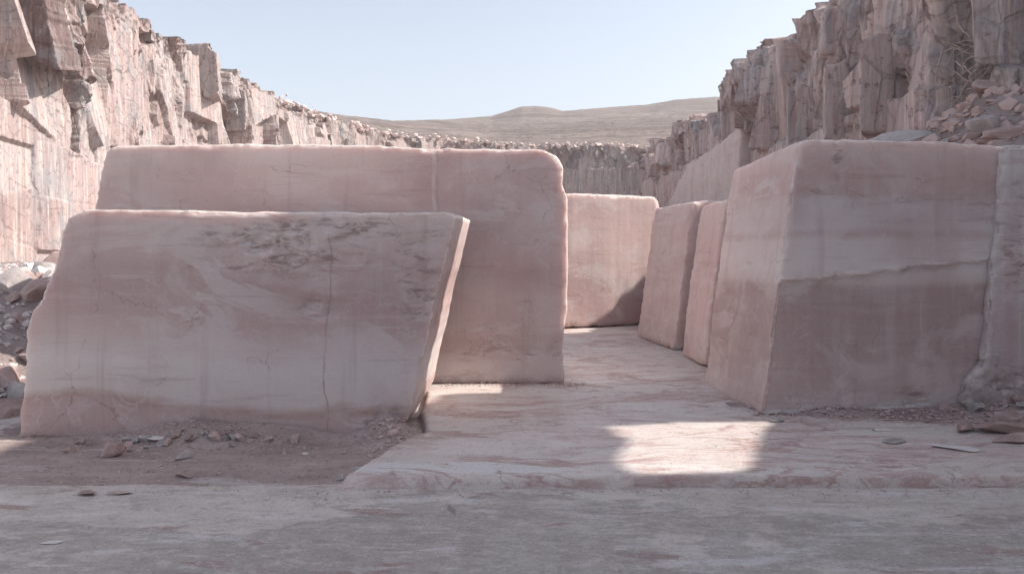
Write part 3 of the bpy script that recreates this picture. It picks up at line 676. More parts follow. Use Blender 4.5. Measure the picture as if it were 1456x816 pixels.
# ------------------------------------------------------------------ cliffs
def cliff(name, label, path, rim, z0, ds, dz, mat, seed, side=1, amp=1., feats=(), panel=lambda s: 6., batter=.10, rough_top=2.5, top=8., cellw=(2.2, 4.2), ymap=None, calm=None, zmax=None):
    """a rock face along a plan polyline; displaced along its normal by broken cells. side=+1: face looks to +x when the path runs to +y"""
    pts = np.array(path, float); seg = np.linalg.norm(np.diff(pts, axis=0), axis=1); S = np.concatenate([[0], np.cumsum(seg)])
    s = axis([(a, b, st_) for a, b, st_ in ds(S)]) if callable(ds) else np.linspace(0, S[-1], int(S[-1] / ds) + 1)
    px = np.interp(s, S, pts[:, 0]); py = np.interp(s, S, pts[:, 1])
    k = max(3, int(2.5 / max(1e-6, (s[1] - s[0]))));
    tx, ty = np.gradient(px, s), np.gradient(py, s)
    L = np.hypot(tx, ty); tx, ty = tx / L, ty / L
    nx, ny = ty * side, -tx * side
    rimz = rim(s, px, py)
    nz = int((rimz.max() - z0) / dz) + 1
    ntop = 14
    t = np.linspace(0, 1, nz)
    Sg, Tg = np.meshgrid(s, t, indexing='ij')
    Zg = z0 + (rimz[:, None] - z0) * Tg
    wu = Sg + .5 * fbm(Sg * .35, Zg * .35, 0 * Sg, 4, seed + 1) + .12 * fbm(Sg * 1.6, Zg * 1.6, 0 * Sg, 3, seed + 2)
    wv = Zg + .9 * fbm(Sg * .3, Zg * .3, 0 * Sg + 5, 4, seed + 3) + .2 * fbm(Sg * 1.4, Zg * 1.4, 0 * Sg, 3, seed + 4)
    pz = panel(Sg)
    isp = sstep(.15, -.15, wv - pz)                                   # 1 in the sawn lower tier
    # big faceted prisms: two sets of tilted faces, the outer one wins
    def prisms(u, v, sd_, cu, cv, off, tu, tv):
        cc, cb, a_, b_, ee = voronoi(u / cu, v / cv + .5 * np.floor(u / cu), sd_)
        zi = np.zeros(cc.shape, np.int64); h2 = hash01((cc * 1e6).astype(np.int64), (cb * 1e6).astype(np.int64), zi, 3); h3 = hash01((cc * 1e6).astype(np.int64), (cb * 1e6).astype(np.int64), zi, 8)
        return (cc - .5) * off + a_ * (h2 - .5) * tu + b_ * (h3 - .6) * tv, cc, cb
    bA, c1, c1b = prisms(wu, wv, seed, cellw[0], cellw[1], 1.5, 2.6, 1.5)
    bB, _, _ = prisms(wu + .45 * wv, wv - .3 * wu, seed + 5, cellw[0] * 1.1, cellw[1] * .8, 1.4, 2.8, 1.8)
    bC, _, _ = prisms(wu - .3 * wv, wv + .3 * wu, seed + 6, cellw[0] * .55, cellw[1] * .6, .9, 1.5, 1.)
    big = np.maximum(np.maximum(bA, bB - .35), bC - .15) - .3
    flat1 = sstep(.28, .04, fbm(Sg * .28, Zg * .2, 0 * Sg, 4, seed + 77) + (c1b - .55) * .5)
    bD, c2, c2b = prisms(wu + .2 * wv, wv, seed + 7, .62, 1.7, .5, .9, .5)
    bE, _, _ = prisms(wu - .35 * wv, wv + .2 * wu, seed + 8, .5, .9, .45, .8, .6)
    mid = np.maximum(bD, bE - .05)
    c3, c3b, du3, dv3, e3 = voronoi(wu / .26 + 3, (wv + .4 * wu) / .42, seed + 9)
    sml = (c3 - .5) * .15 + du3 * (c3b - .5) * .3 + dv3 * (c3 - .6) * .25
    fine = fbm(Sg * 2.2, Zg * 2.2, 0 * Sg, 5, seed + 12)
    up = sstep(rough_top, 0, rimz[:, None] - Zg)                      # crumbly crown
    ragged = 1 - flat1 * .88
    cS, cSb, sa, sb, se = voronoi((Sg + .25 * vnoise(Sg * .5, Zg * .5, 0 * Sg, seed)) / (cellw[0] * 1.35), Zg / (cellw[1] * .95) + .37 * np.floor(Sg / (cellw[0] * 1.35)), seed + 13, .75)
    zi = np.zeros(cS.shape, np.int64); hs1 = hash01((cS * 1e6).astype(np.int64), zi, zi, 4); hs2 = hash01((cS * 1e6).astype(np.int64), zi + 1, zi, 4)
    slab = (cSb > .52) & (rimz[:, None] - Zg > .8)
    dS = (cS - .45) * 1.5 + sa * (hs1 - .5) * 3.2 + sb * (hs2 - .75) * 2.4 + .012 * fine
    flat1 = np.where(slab, 1., flat1 * .8)
    d_up = big * .8 + ragged * (mid + sml) + .04 * fine + up * (sml * 1.5 - .4 * np.abs(fine))
    d_up = np.where(slab, dS, d_up)
    # sawn panels
    q1, q1b, qa, qb, qe = voronoi(Sg / 3.1 + .1 * vnoise(Sg, Zg, 0 * Sg, seed), Zg / 2.9 + .5, seed + 21, .35)
    patch = sstep(.1, .5, fbm(Sg * .22, Zg * .3, 0 * Sg, 4, seed + 30)) * .9
    d_pan = (q1 - .5) * .35 + .015 * fine + patch * (mid * .7 + sml) - .05 * sstep(.04, .0, qe)
    disp = np.where(isp > .5, d_pan + .35, d_up) * amp
    if calm is not None: disp = disp * calm(Sg, px[:, None] + 0 * Zg, py[:, None] + 0 * Zg, Zg)
    for (fs, fz, rs, rz, dep, rg) in feats:
        dd = ((Sg - fs) / rs) ** 2 + ((Zg - fz) / rz) ** 2
        mk = sstep(1.15, .55, np.sqrt(dd) + .3 * fbm(Sg * 1.1, Zg * 1.1, 0 * Sg, 4, seed + 44))
        disp = disp * (1 - mk * (1 - rg)) + mk * dep * (1 + .25 * rg * fine) 
    for ax in (0, 1):
        pd = np.pad(disp, [(1, 1) if q == ax else (0, 0) for q in (0, 1)], mode='edge')
        disp = .5 * disp + .25 * (pd[:-2] + pd[2:] if ax == 0 else pd[:, :-2] + pd[:, 2:])
    disp = disp - batter * (Zg - z0)
    X = px[:, None] + nx[:, None] * disp; Y = py[:, None] + ny[:, None] * disp
    # crown: turns back onto the plateau
    Xt, Yt, Zt = [], [], []
    for q in range(1, ntop + 1):
        b = top * (q / ntop) ** 1.6
        h = rimz + .35 * fbm(s * 1.2, 0 * s + b * 1.2, 0 * s, 4, seed + 60) * min(1, b / .5) - .01 * b
        Xt.append(X[:, -1] - nx * b); Yt.append(Y[:, -1] - ny * b); Zt.append(h)
    X = np.concatenate([X, np.stack(Xt, 1)], 1); Y = np.concatenate([Y, np.stack(Yt, 1)], 1); Zf = np.concatenate([Zg, np.stack(Zt, 1)], 1)
    Ug = Sg + disp * .9
    me = grid_mesh(name, X, Y, Zf, flip=(side < 0))
    fl = np.where(isp > .5, 1 - patch * .9, flat1 * .9)
    ce = np.where(isp > .5, q1, np.clip(c1 * .75 + (c2 - .5) * .35 + .1, 0, 1))
    padw = lambda a, v: np.concatenate([a, np.full((a.shape[0], ntop), v) if not hasattr(v, 'shape') else np.repeat(v[:, None], ntop, 1)], 1)
    set_attr(me, 'cell', padw(ce, ce[:, -1])); set_attr(me, 'flat', padw(fl, 0.))
    uvl = me.uv_layers.new(name='UVMap')
    vi = np.empty(len(me.loops), np.int32); me.loops.foreach_get('vertex_index', vi)
    U = np.concatenate([Ug, np.repeat(s[:, None], ntop, 1)], 1).ravel(); V = np.concatenate([Zg, Zf[:, nz:] + np.linspace(0, top, ntop)[None]], 1).ravel()
    uvl.data.foreach_set('uv', np.stack([U[vi], V[vi]], -1).astype(np.float32).ravel())
    smooth(me, 38)
    o = link(name, me, mat); tag(o, label, 'cliff', kind='structure')
    return o

def rim_noise(s, seed, a=.9):
    c, cb, du, dv, e = voronoi(s / 2.2, 0 * s + .5, seed)
    c2 = voronoi(s / .7, 0 * s + .5, seed + 1)[0]
    return a * (c - .5) * 1.6 + a * .5 * (c2 - .5) + a * .25 * fbm(s * 1.5, 0 * s, 0 * s, 4, seed)

# left wall
def rim_left(s, x, y):
    return 17.6 - .5 * sstep(45, 90, y) + rim_noise(s, 5, 1.05)
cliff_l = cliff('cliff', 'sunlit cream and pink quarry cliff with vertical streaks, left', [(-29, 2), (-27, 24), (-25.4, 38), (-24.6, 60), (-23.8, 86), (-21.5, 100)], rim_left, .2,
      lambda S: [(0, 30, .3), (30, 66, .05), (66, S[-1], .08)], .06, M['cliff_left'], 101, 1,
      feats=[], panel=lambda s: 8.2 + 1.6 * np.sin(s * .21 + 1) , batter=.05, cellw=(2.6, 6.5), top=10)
# far wall
def rim_far(s, x, y):
    return 17.1 + rim_noise(s, 15, .4)
cliff('cliff', 'shaded grey quarry face at the far end of the pit', [(-22.2, 97), (-19, 108), (-9, 118), (6, 124), (22, 124), (40, 112), (55, 90)], rim_far, .0,
      .17, .17, M['cliff_far'], 202, 1, panel=lambda s: 13.6 + 0 * s, batter=.03, cellw=(3.5, 5.5), amp=.75, top=14)
# right wall, runs on beside the camera; unseen crown there notched to place sun patches
XR = 10.5
def rim_right(s, x, y):
    h = np.interp(y, [-40, -6, 6.1, 6.28, 7.9, 10.05, 10.2, 12, 15.3, 15.8, 18, 19.5, 27, 29, 40.5, 41.2, 62, 80], [11.5, 13.1, 12.8, 7.95, 7.3, 7.42, 9.1, 9.2, 9.2, 8.0, 8.0, 10.5, 10.8, 10.3, 9.9, 9.1, 9.4, 9.4])
    k = np.interp(y, [5, 6, 6.3, 7.9, 10.4, 12, 14, 18.5, 20], [1, .0, .16, .16, .0, .4, .4, .4, 1])
    return h + k * rim_noise(s, 25, .75)
def calm_right(S_, x, y, z):
    return 1 - .96 * sstep(4.4, 5.4, y) * sstep(12.2, 11.2, y)
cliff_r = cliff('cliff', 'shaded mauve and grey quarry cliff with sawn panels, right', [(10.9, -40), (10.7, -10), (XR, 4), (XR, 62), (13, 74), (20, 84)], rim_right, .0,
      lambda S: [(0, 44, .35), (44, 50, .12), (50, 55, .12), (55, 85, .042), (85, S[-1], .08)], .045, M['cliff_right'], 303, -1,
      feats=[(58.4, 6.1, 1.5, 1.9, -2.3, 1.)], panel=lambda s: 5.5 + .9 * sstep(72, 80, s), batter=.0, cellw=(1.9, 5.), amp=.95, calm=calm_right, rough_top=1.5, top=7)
# unseen rock piece added over the notch, cut to shape sun patches and shade
f = [np.array([10.35, a, b]) for a, b in [(5.6, 8.7), (6.6, 8.95), (7.2, 8.8), (7.9, 8.95), (7.97, 8.2), (7.95, 7.2), (8.5, 7.2), (8.52, 8.95), (9.5, 9.15), (9.55, 9.6), (9.5, 10.1), (8.55, 10.25), (8.5, 13.2), (7.3, 13.3), (5.7, 13.0)]]
o, _ = block('outcrop', None, None, f, (.5, 0, 0), None, voxel=.07, jit=.07, chip=.05, seed=5)
set_attr(o.data, 'cell', np.full(len(o.data.vertices), .3)); set_attr(o.data, 'flat', np.zeros(len(o.data.vertices)))
o.data.uv_layers.new(name='UVMap'); o.data.materials.append(M['cliff_right']); o.parent = cliff_r

f = [np.array([9.7, a, b]) for a, b in [(33.9, 1.5), (33.9, 6.9), (35.5, 6.6), (39, 6.4), (44, 6.25), (46, 5.6), (49, 4.4), (49, 1.5)]]
mw = onyx_mat('pale sawn rock', [(0, (.46, .43, .42)), (.5, (.50, .465, .45)), (1, (.54, .50, .485))], 0, 5, warp=1., vein=.4, brk=1., seed=9, stripes=.5, sss=.0, edgew=.3)
o, bb = block('outcrop', 'pale sawn mass of rock standing out from the cliff', None, f, (1.6, 0, 0), mw, voxel=.09, jit=.25, chip=.2, seed=15, wav=.05)
o.parent = cliff_r

def outcrop(front, back, parent, mat, seed, voxel=.07, flat=.7, cell=.4, jit=.3):
    o, bb = block('outcrop', None, None, front, back, None, voxel=voxel, jit=jit, chip=.06, seed=seed, wav=.04)
    c = get_co(o.data)
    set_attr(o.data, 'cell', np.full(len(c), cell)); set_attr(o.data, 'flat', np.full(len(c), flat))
    uvl = o.data.uv_layers.new(name='UVMap'); vi = np.empty(len(o.data.loops), np.int32); o.data.loops.foreach_get('vertex_index', vi)
    uvl.data.foreach_set('uv', np.stack([(c[:, 0] * .8 + c[:, 1])[vi], c[:, 2][vi]], -1).astype(np.float32).ravel())
    o.data.materials.append(mat); o.parent = parent
    return o
ML, MR_ = M['cliff_left'], M['cliff_right']
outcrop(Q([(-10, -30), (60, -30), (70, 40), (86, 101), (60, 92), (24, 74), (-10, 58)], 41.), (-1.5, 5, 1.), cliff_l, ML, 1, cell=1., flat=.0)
outcrop(Q([(255, 74), (262, 63), (296, 61), (300, 72), (308, 74), (312, 136), (290, 138), (280, 118), (262, 105)], 63.), (-1.2, 4, 0), cliff_l, ML, 2, cell=.2, flat=.6)
outcrop(Q([(322, 128), (334, 122), (348, 128), (351, 170), (349, 185), (322, 186)], 71.), (-1., 3.5, 0), cliff_l, ML, 3, cell=.66, flat=.9)
outcrop(Q([(1221, 190), (1223, 58), (1246, 46), (1300, 60), (1300, 190)], 21.6), (.9, 1.6, 0), cliff_r, MR_, 7, voxel=.06, cell=.5, flat=.6, jit=.12)
outcrop(Q([(1166, 75), (1170, 18), (1192, 6), (1230, 20), (1225, 70), (1190, 78)], 26.), (.8, 2.5, 0), cliff_r, MR_, 8, voxel=.06, cell=.64, flat=.9, jit=.16)
outcrop(Q([(1058, 92), (1075, 72), (1092, 66), (1112, 70), (1110, 170), (1070, 190), (1058, 190)], 33.), (.8, 3, 0), cliff_r, MR_, 9, voxel=.07, cell=.2, flat=.1, jit=.25)
outcrop(Q([(1120, 130), (1142, 118), (1160, 130), (1160, 210), (1120, 215)], 28.), (.8, 2.5, 0), cliff_r, MR_, 10, voxel=.06, cell=.64, flat=1., jit=.16)
outcrop(Q([(1172, 95), (1204, 85), (1212, 120), (1208, 200), (1172, 200)], 24.5), (.8, 2., 0), cliff_r, MR_, 11, voxel=.06, cell=.5, flat=.8, jit=.14)

# ------------------------------------------------------------------ rubble slopes
def mound_h(x, y):
    a = sstep(-4.75, -6.6, x + .15 * y * 0); b = sstep(7.9, 12.5, y)
    h = -.25 + a * (.35 + 1.15 * b) - .5 * sstep(16, 34, y) * a
    n = fbm(x * .8, y * .8, 0 * x, 5, 71, .55)
    return h + .28 * a * n + .05 * fbm(x * 4, y * 4, 0 * x, 4, 72)
gx = axis([(-31, -12, .4), (-12, -4.3, .07)]); gy = axis([(6.9, 15, .07), (15, 60, .35), (60, 110, 2)])
X, Y = np.meshgrid(gx, gy, indexing='ij')
o = link('rubble_slope', grid_mesh('rubble_slope', X, Y, mound_h(X, Y)), M['mound']); tag(o, 'slope of broken stone below the left cliff', 'slope', kind='structure')

def terr_h(x, y):
    h = np.interp(x, [3.2, 3.6, 4.6, 6.5, 9., 11.5], [-.6, 1.7, 2.25, 2.75, 3.5, 4.4])
    lo = sstep(9.3, 9.9, y)
    h = np.minimum(h, 3.2) + .75 * np.exp(-(((x - 8.6) / 1.6) ** 2 + ((y - 13.8) / 2.5) ** 2)) + .5 * np.exp(-(((x - 7.6) / 1.3) ** 2 + ((y - 12.8) / 1.6) ** 2))
    n = fbm(x * .7, y * .7, 0 * x, 5, 81, .55)
    return -.6 + (h + .6 + .35 * n + .08 * fbm(x * 3.5, y * 3.5, 0 * x, 4, 82)) * lo
gx = axis([(3.0, 12.2, .08)]); gy = axis([(9.2, 30, .09), (30, 90, .5)])
X, Y = np.meshgrid(gx, gy, indexing='ij')
o = link('rubble_slope', grid_mesh('rubble_slope', X, Y, terr_h(X, Y)), M['mound']); tag(o, 'bench of broken stone behind the right hand blocks', 'slope', kind='structure')

# ------------------------------------------------------------------ far hills
pxs = np.linspace(180, 1320, 420); ts = np.concatenate([np.linspace(0, 1, 170), [1.04, 1.12, 1.3]])
sky_px = [180, 330, 400, 480, 560, 640, 700, 722, 740, 765, 782, 800, 850, 920, 960, 1000, 1100, 1320]
sky_py = [110, 133, 149, 163, 172, 170, 165, 158, 152, 151, 153, 158, 154, 149, 142, 139, 134, 128]
PX, T = np.meshgrid(pxs, ts, indexing='ij')
y0 = np.interp(PX, [180, 440, 600, 1000, 1320], [100, 118, 135, 140, 150]); y1 = np.interp(PX, [180, 400, 560, 700, 1320], [260, 300, 420, 640, 700])
Yd = y0 + (y1 - y0) * T ** 1.5
top_py = np.interp(PX, sky_px, sky_py); bot_py = np.interp(PX, [180, 400, 520, 700, 900, 1320], [188, 206, 219, 226, 226, 220])
low_py = np.interp(PX, [180, 330, 400, 480, 560, 640, 700, 850, 960, 1320], [110, 133, 149, 163, 173, 173, 170, 160, 150, 136])
py = bot_py + (low_py - bot_py) * (np.clip(T, 0, 1) ** .85) + (top_py - low_py) * sstep(.82, .99, T)
X = (PX - CX) / F * Yd; Z = EYE - (py - HZ) / F * Yd
amp = np.clip(T * 3, 0, 1)
nz_ = fbm(X * .012, Yd * .012, 0 * X, 5, 91)
hs = 17.; zz = Z + 3 * nz_; fr = zz / hs - np.floor(zz / hs)
ter = (np.floor(zz / hs) + sstep(.35, .95, fr)) * hs - 3 * nz_
Z = Z + (ter - Z) * .9 * amp * sstep(.95, .7, T) + 2.2 * fbm(X * .03, Yd * .03, 0 * X, 5, 92) * amp * sstep(1.02, .8, T)
Z = Z + .6 * fbm(X * .15, Yd * .15, 0 * X, 4, 95) * amp
Z = np.where(T > 1, Z - (T - 1) * 60, Z)
o = link('hills', grid_mesh('hills', X, Yd, Z), M['hill']); tag(o, 'terraced brown hills on the skyline', 'hills', kind='structure')

# ------------------------------------------------------------------ dirt
gx = axis([(-5.6, -.75, .022)]); gy = axis([(5.62, 8.2, .022)])
X, Y = np.meshgrid(gx, gy, indexing='ij')
def dirt_l(x, y):
    e = sstep(5.80, 5.98, y + .14 * fbm(x * 1.1, y * 1.4, 0 * x, 4, 7)) * sstep(-5.6, -4.6, x + .5 * fbm(x * .8, y, 0 * x, 3, 3))
    ex = np.interp(y, [p[1] for p in SLAB_EDGE[:-1]], [p[0] for p in SLAB_EDGE[:-1]])
    h = GZ - .03 + e * (.036 + .016 * fbm(x * 2., y * 3., 0 * x, 5, 21, .6) + .013 * fbm(x * 12, y * 12, 0 * x, 4, 22, .65))
    p = np.exp(-((x + 2.85) / .55) ** 2 - ((y - 7.22) / .22) ** 2) + .5 * np.exp(-((x + 2.0) / .5) ** 2 - ((y - 7.25) / .14) ** 2)
    h = h + .06 * np.exp(-((y - 7.27) / .10) ** 2) * np.clip(.5 + 1.2 * fbm(x * 1.5, y, 0 * x, 4, 28), 0, 1.3) * e
    p2 = np.exp(-((x + 1.12) / .22) ** 2 - ((y - 7.2) / .28) ** 2)
    return h + (p * .15 + p2 * .16) * (1 + .55 * fbm(x * 6, y * 6, 0 * x, 4, 23))
o = link('dirt', grid_mesh('dirt', X, Y, dirt_l(X, Y)), M['dirt']); tag(o, 'pinkish dirt and crumbs in front of the leaning block', 'dirt', kind='stuff')
gx = axis([(2.3, 8.5, .024)]); gy = axis([(6.3, 8.6, .024)])
X, Y = np.meshgrid(gx, gy, indexing='ij')
def dirt_r(x, y):
    lim = np.interp(x, [2.3, 3., 4., 5., 8.5], [8.1, 7.72, 7.45, 6.95, 6.6])
    e = sstep(-.1, .35, y - lim + .35 * fbm(x * 1.6, y * 2.6, 0 * x, 5, 17))
    e = np.maximum(e, .6 * np.exp(-((y - 7.93 - .14 * (x - 2.49)) / .12) ** 2))
    pile = .35 * np.exp(-((y - 7.95 - .14 * (x - 2.49)) / .10) ** 2) * sstep(2.5, 3.2, x) * np.clip(.4 + 1.3 * fbm(x * 1.4, y, 0 * x, 4, 38), 0, 1.3) + sstep(4.3, 5.6, x) * sstep(7.3, 8.3, y)
    return -.03 + e * (.036 + .018 * fbm(x * 2.2, y * 3.6, 0 * x, 5, 31, .6) + .01 * fbm(x * 14, y * 14, 0 * x, 3, 32)) + pile * .16 * (1 + .7 * fbm(x * 4, y * 4, 0 * x, 4, 33))
o = link('dirt', grid_mesh('dirt', X, Y, dirt_r(X, Y)), M['dirt']); tag(o, 'brown dirt along the foot of the big right block', 'dirt', kind='stuff')

# ------------------------------------------------------------------ crumbs (stuff)
pts, szs = [], []
r = np.random.default_rng(3)
for _ in range(4200):
    x = r.uniform(-5.3, -.95); y = 5.9 + 1.35 * r.random() ** .8
    if r.random() < .45: x = -2.8 + r.normal() * .55; y = 7.22 - abs(r.normal()) * .16
    pts.append((x, y, .002, dirt_l)); szs.append(.006 + .034 * r.random() ** 6)
for _ in range(250):
    x = -1.12 + r.normal() * .13; y = 7.1 + r.normal() * .16
    pts.append((x, y, .004, dirt_l)); szs.append(.012 + .05 * r.random() ** 3)
for _ in range(500):
    x = r.uniform(-3, 5); y = 5.80 - abs(r.normal()) * .10
    pts.append((x, y, GZ + .001)); szs.append(.006 + .018 * r.random() ** 4)
tag(scatter_mesh('gravel', settle(pts), szs, M['rock_brown'], 1), 'stone crumbs strewn over the dirt at the left', 'gravel', kind='stuff')
pts, szs = [], []
for _ in range(3500):
    x = r.uniform(2.6, 7.5); y = 8.1 - 1.2 * r.random() ** 1.6 * (.4 + .6 * (x - 2.6) / 4.9)
    pts.append((x, y, .012, dirt_r)); szs.append(.006 + .05 * r.random() ** 6)
for _ in range(350):
    x = r.uniform(-.9, .9); y = 9.68 + r.normal() * .06
    pts.append((x, y, .002)); szs.append(.01 + .03 * r.random() ** 3)
for _ in range(500):
    x = r.uniform(-.6, 5.); y = r.uniform(5.95, 9.4)
    pts.append((x, y, .002)); szs.append(.005 + .014 * r.random() ** 5)
for _ in range(900):
    x = r.uniform(-4, 4.5); y = 5.8 - 1.7 * r.random() ** 1.7
    pts.append((x, y, GZ + .001)); szs.append(.003 + .012 * r.random() ** 6)
tag(scatter_mesh('gravel', settle(pts), szs, M['rock_brown'], 2), 'stone crumbs strewn over the onyx floor and the dirt at the right', 'gravel', kind='stuff')
pts, szs = [], []
for _ in range(1400):
    x = r.uniform(-14, -4.9); y = r.uniform(8, 22)
    pts.append((x, y, .01, mound_h)); szs.append(.04 + .22 * r.random() ** 4)
for _ in range(1500):
    x = -4.9 - 3.6 * r.random(); y = r.uniform(7.9, 14)
    pts.append((x, y, .01, mound_h)); szs.append(.03 + .2 * r.random() ** 3)
tag(scatter_mesh('rubble', settle(pts), szs, M['rock_grey'], 3, .8), 'small broken stones covering the left slope', 'rubble', kind='stuff')
pts, szs = [], []
for _ in range(1800):
    x = r.uniform(3.7, 10.5); y = r.uniform(10, 34)
    pts.append((x, y, .01, terr_h)); szs.append(.05 + .28 * r.random() ** 4)
for _ in range(1500):
    x = r.uniform(5.5, 10.2); y = r.uniform(10.5, 17)
    pts.append((x, y, .01, terr_h)); szs.append(.04 + .3 * r.random() ** 3)
tag(scatter_mesh('rubble', settle(pts), szs, M['rock_brown'], 4, .8), 'small broken stones covering the bench at the right', 'rubble', kind='stuff')
pts, szs = [], []
far_path = np.array([(-24.0, 84), (-22.2, 97), (-19, 108), (-9, 118), (6, 124), (22, 124), (40, 112)])
for _ in range(900):
    q = r.random() * (len(far_path) - 1); i = int(q); p = far_path[i] + (far_path[i + 1] - far_path[i]) * (q - i)
    b = r.random() * 5
    pts.append((p[0] + r.normal() * .4 - (b * .9 if p[1] < 100 else 0), p[1] + (b if p[1] >= 100 else 0), 17.2 + .25 * r.normal())); szs.append(.25 + .9 * r.random() ** 3)
tag(scatter_mesh('rubble', settle(pts), szs, M['rock_pink'], 5, .8), 'pale boulders tumbled along the far rim of the pit', 'rubble', kind='stuff')

# ------------------------------------------------------------------ single stones
def ongd(px, py, zf=GZ):
    d = depth_on(py, zf); p = P(px, py, d); return p
def gl(px, py):
    p = ongd(px, py); p[2] = float(dirt_l(np.array([p[0]]), np.array([p[1]]))[0]) if p[0] < -1 and p[1] > 5.8 else GZ; return p
def gr_(px, py):
    p = ongd(px, py, .0); p[2] = max(0., float(dirt_r(np.array([p[0]]), np.array([p[1]]))[0])) if p[0] > 2.4 else 0.; return p

rock('loose_rock', 'upright salmon pink stone on the dirt before the leaning block', 'rock', gl(160, 650), .24, 'rock_pink', 1, .4, (.2, .1), stretch=(.75, .7, 1.25))
rock('loose_rock', 'pale crumbled stone lying alone in the middle of the left dirt', 'rock', gl(262, 652), .18, 'rock_grey', 2, 1.1, stretch=(1.1, .8, .6))
rock('loose_rock', 'flat dark stone just right of the upright pink stone', 'rock', gl(190, 640), .2, 'rock_brown', 3, .2, flat=True)
rock('loose_rock', 'flat pale chip between the pink stone and the leaning block', 'rock', gl(215, 634), .3, 'rock_white', 4, .1, flat=True, stretch=(1, .6, .5))
rock('loose_rock', 'small greyish stone at the corner of the broken floor edge', 'rock', gl(484, 682), .09, 'rock_grey', 5, .8)
rock('loose_rock', 'brown stone flake lying alone on the grey ground', 'rock', gl(125, 702), .16, 'rock_brown', 0, 2.9, flat=True, stretch=(1, .7, .9))
rock('loose_rock', 'long thin stone flake beside the brown flake on the grey ground', 'rock', gl(168, 701), .17, 'rock_pink', 1, .15, flat=True, stretch=(1.2, .5, .5))
rock('loose_rock', 'small flat white chip on the grey ground at far left', 'rock', gl(75, 771), .11, 'rock_white', 2, .1, flat=True, stretch=(1.2, .7, .25))
rock('loose_rock', 'small pale chip near the right end of the left dirt', 'rock', gl(432, 647), .09, 'rock_white', 3, .6, flat=True)
rock('loose_rock', 'brown flat stone in the dirt right of the crumbled stone', 'rock', gl(265, 678), .16, 'rock_brown', 4, .2, flat=True)
rock('loose_rock', 'pinkish boulder wedged under the lower right corner of the leaning block', 'rock', np.array([-1.05, 7.05, GZ + .08]), .17, 'rock_pink', 6, .3, stretch=(1.1, .8, .7))
for i in range(34):
    x = -2.85 + random.gauss(0, .48); y = 7.12 - abs(random.gauss(0, .13))
    rock('loose_rock', 'small angular stone in the rubble heap at the foot of the leaning block', 'rock', (x, y, float(dirt_l(np.array([x]), np.array([y]))[0])), random.uniform(.05, .13), random.choice(['rock_brown', 'rock_pink', 'rock_grey']), i, random.random() * 6, (random.random(), random.random()), group='stones heaped at the foot of the leaning block')
# right hand foot
rock('stone_slab', 'thin grey slab lying on the floor left of the largest pale slab', 'stone slab', gr_(1272, 628), .3, 'rock_grey', 5, .6, flat=True, stretch=(1, .7, .25))
rock('stone_slab', 'largest thin pale slab lying on the floor near the right edge', 'stone slab', gr_(1362, 637), .40, 'rock_white', 4, -.15, flat=True, stretch=(1, .75, .22))
rock('stone_slab', 'small pale slab in the dirt just before the big right block', 'stone slab', gr_(1250, 611), .26, 'rock_white', 3, .1, flat=True, stretch=(1, .4, .3))
rock('loose_rock', 'rounded brown boulder against the foot of the grey wall', 'rock', gr_(1432, 603), .34, 'rock_brown', 4, .4, stretch=(1.1, .8, .75))
rock('loose_rock', 'broad low brown rock at the right edge before the grey wall', 'rock', gr_(1425, 614), .4, 'rock_brown', 0, .1, stretch=(1.3, .8, .5))
rock('loose_rock', 'long brown rock at the right edge, nearest to the camera', 'rock', gr_(1444, 627), .32, 'rock_brown', 5, .2, stretch=(1.4, .8, .5))
rock('loose_rock', 'brown stone in the dirt below the rough foot of the big right block', 'rock', gr_(1372, 612), .26, 'rock_brown', 6, .5, stretch=(1.2, .8, .5))
rock('loose_rock', 'pinkish stone against the lower left corner of the big right block', 'rock', gr_(1076, 590), .10, 'rock_pink', 6, .5, stretch=(1.2, .8, .8))
rock('loose_rock', 'pale flat stone at the foot of the big right block near its corner', 'rock', gr_(1105, 598), .17, 'rock_grey', 2, .5, flat=True)
for i in range(30):
    x = random.uniform(4.3, 6.2); y = 8.15 - abs(random.gauss(0, .3))
    rock('loose_rock', 'small angular stone in the rubble at the foot of the grey wall', 'rock', (x, y, float(dirt_r(np.array([x]), np.array([y]))[0])), random.uniform(.06, .2), random.choice(['rock_brown', 'rock_brown', 'rock_grey']), i, random.random() * 6, (random.random() * .6, random.random() * .6), group='stones at the foot of the grey wall')
# left slope
def onm(px, d):
    x = (px - CX) / F * d; return np.array([x, d, float(mound_h(np.array([x]), np.array([d]))[0])])
for (px, d, sz, mt, k, lab) in [(38, 13.2, .42, 'rock_white', 1, 'white boulder on the sunlit crest of the left slope'), (60, 12.4, .36, 'rock_white', 2, 'white boulder right at the edge of the leaning block on the left slope'),
        (12, 11.2, .85, 'rock_grey', 3, 'big grey blue boulder on the left slope'), (62, 11.0, .6, 'rock_brown', 4, 'brown boulder between the grey boulder and the leaning block'),
        (4, 9.2, .5, 'rock_brown', 5, 'dark brown boulder at the left edge below the grey boulder'), (34, 9.0, .5, 'rock_grey', 6, 'grey boulder tucked behind the left end of the leaning block'),
        (8, 8.4, .55, 'rock_brown', 0, 'dark boulder lowest on the left slope'), (75, 18., .9, 'rock_brown', 2, 'brown boulder at the foot of the left cliff by the blocks')]:
    rock('boulder', lab, 'boulder', onm(px, d) - np.array([0, 0, .05]), sz, mt, k, px * .7, (.2, .1))
for i in range(70):
    x = random.uniform(-8.5, -5.1); y = random.uniform(8.1, 13.5)
    rock('boulder', 'broken brown stone among the rubble of the left slope', 'boulder', (x, y, float(mound_h(np.array([x]), np.array([y]))[0]) - .03), random.uniform(.1, .4), random.choice(['rock_brown', 'rock_grey', 'rock_brown']), i, random.random() * 6, (random.random(), random.random()), group='stones on the left slope')
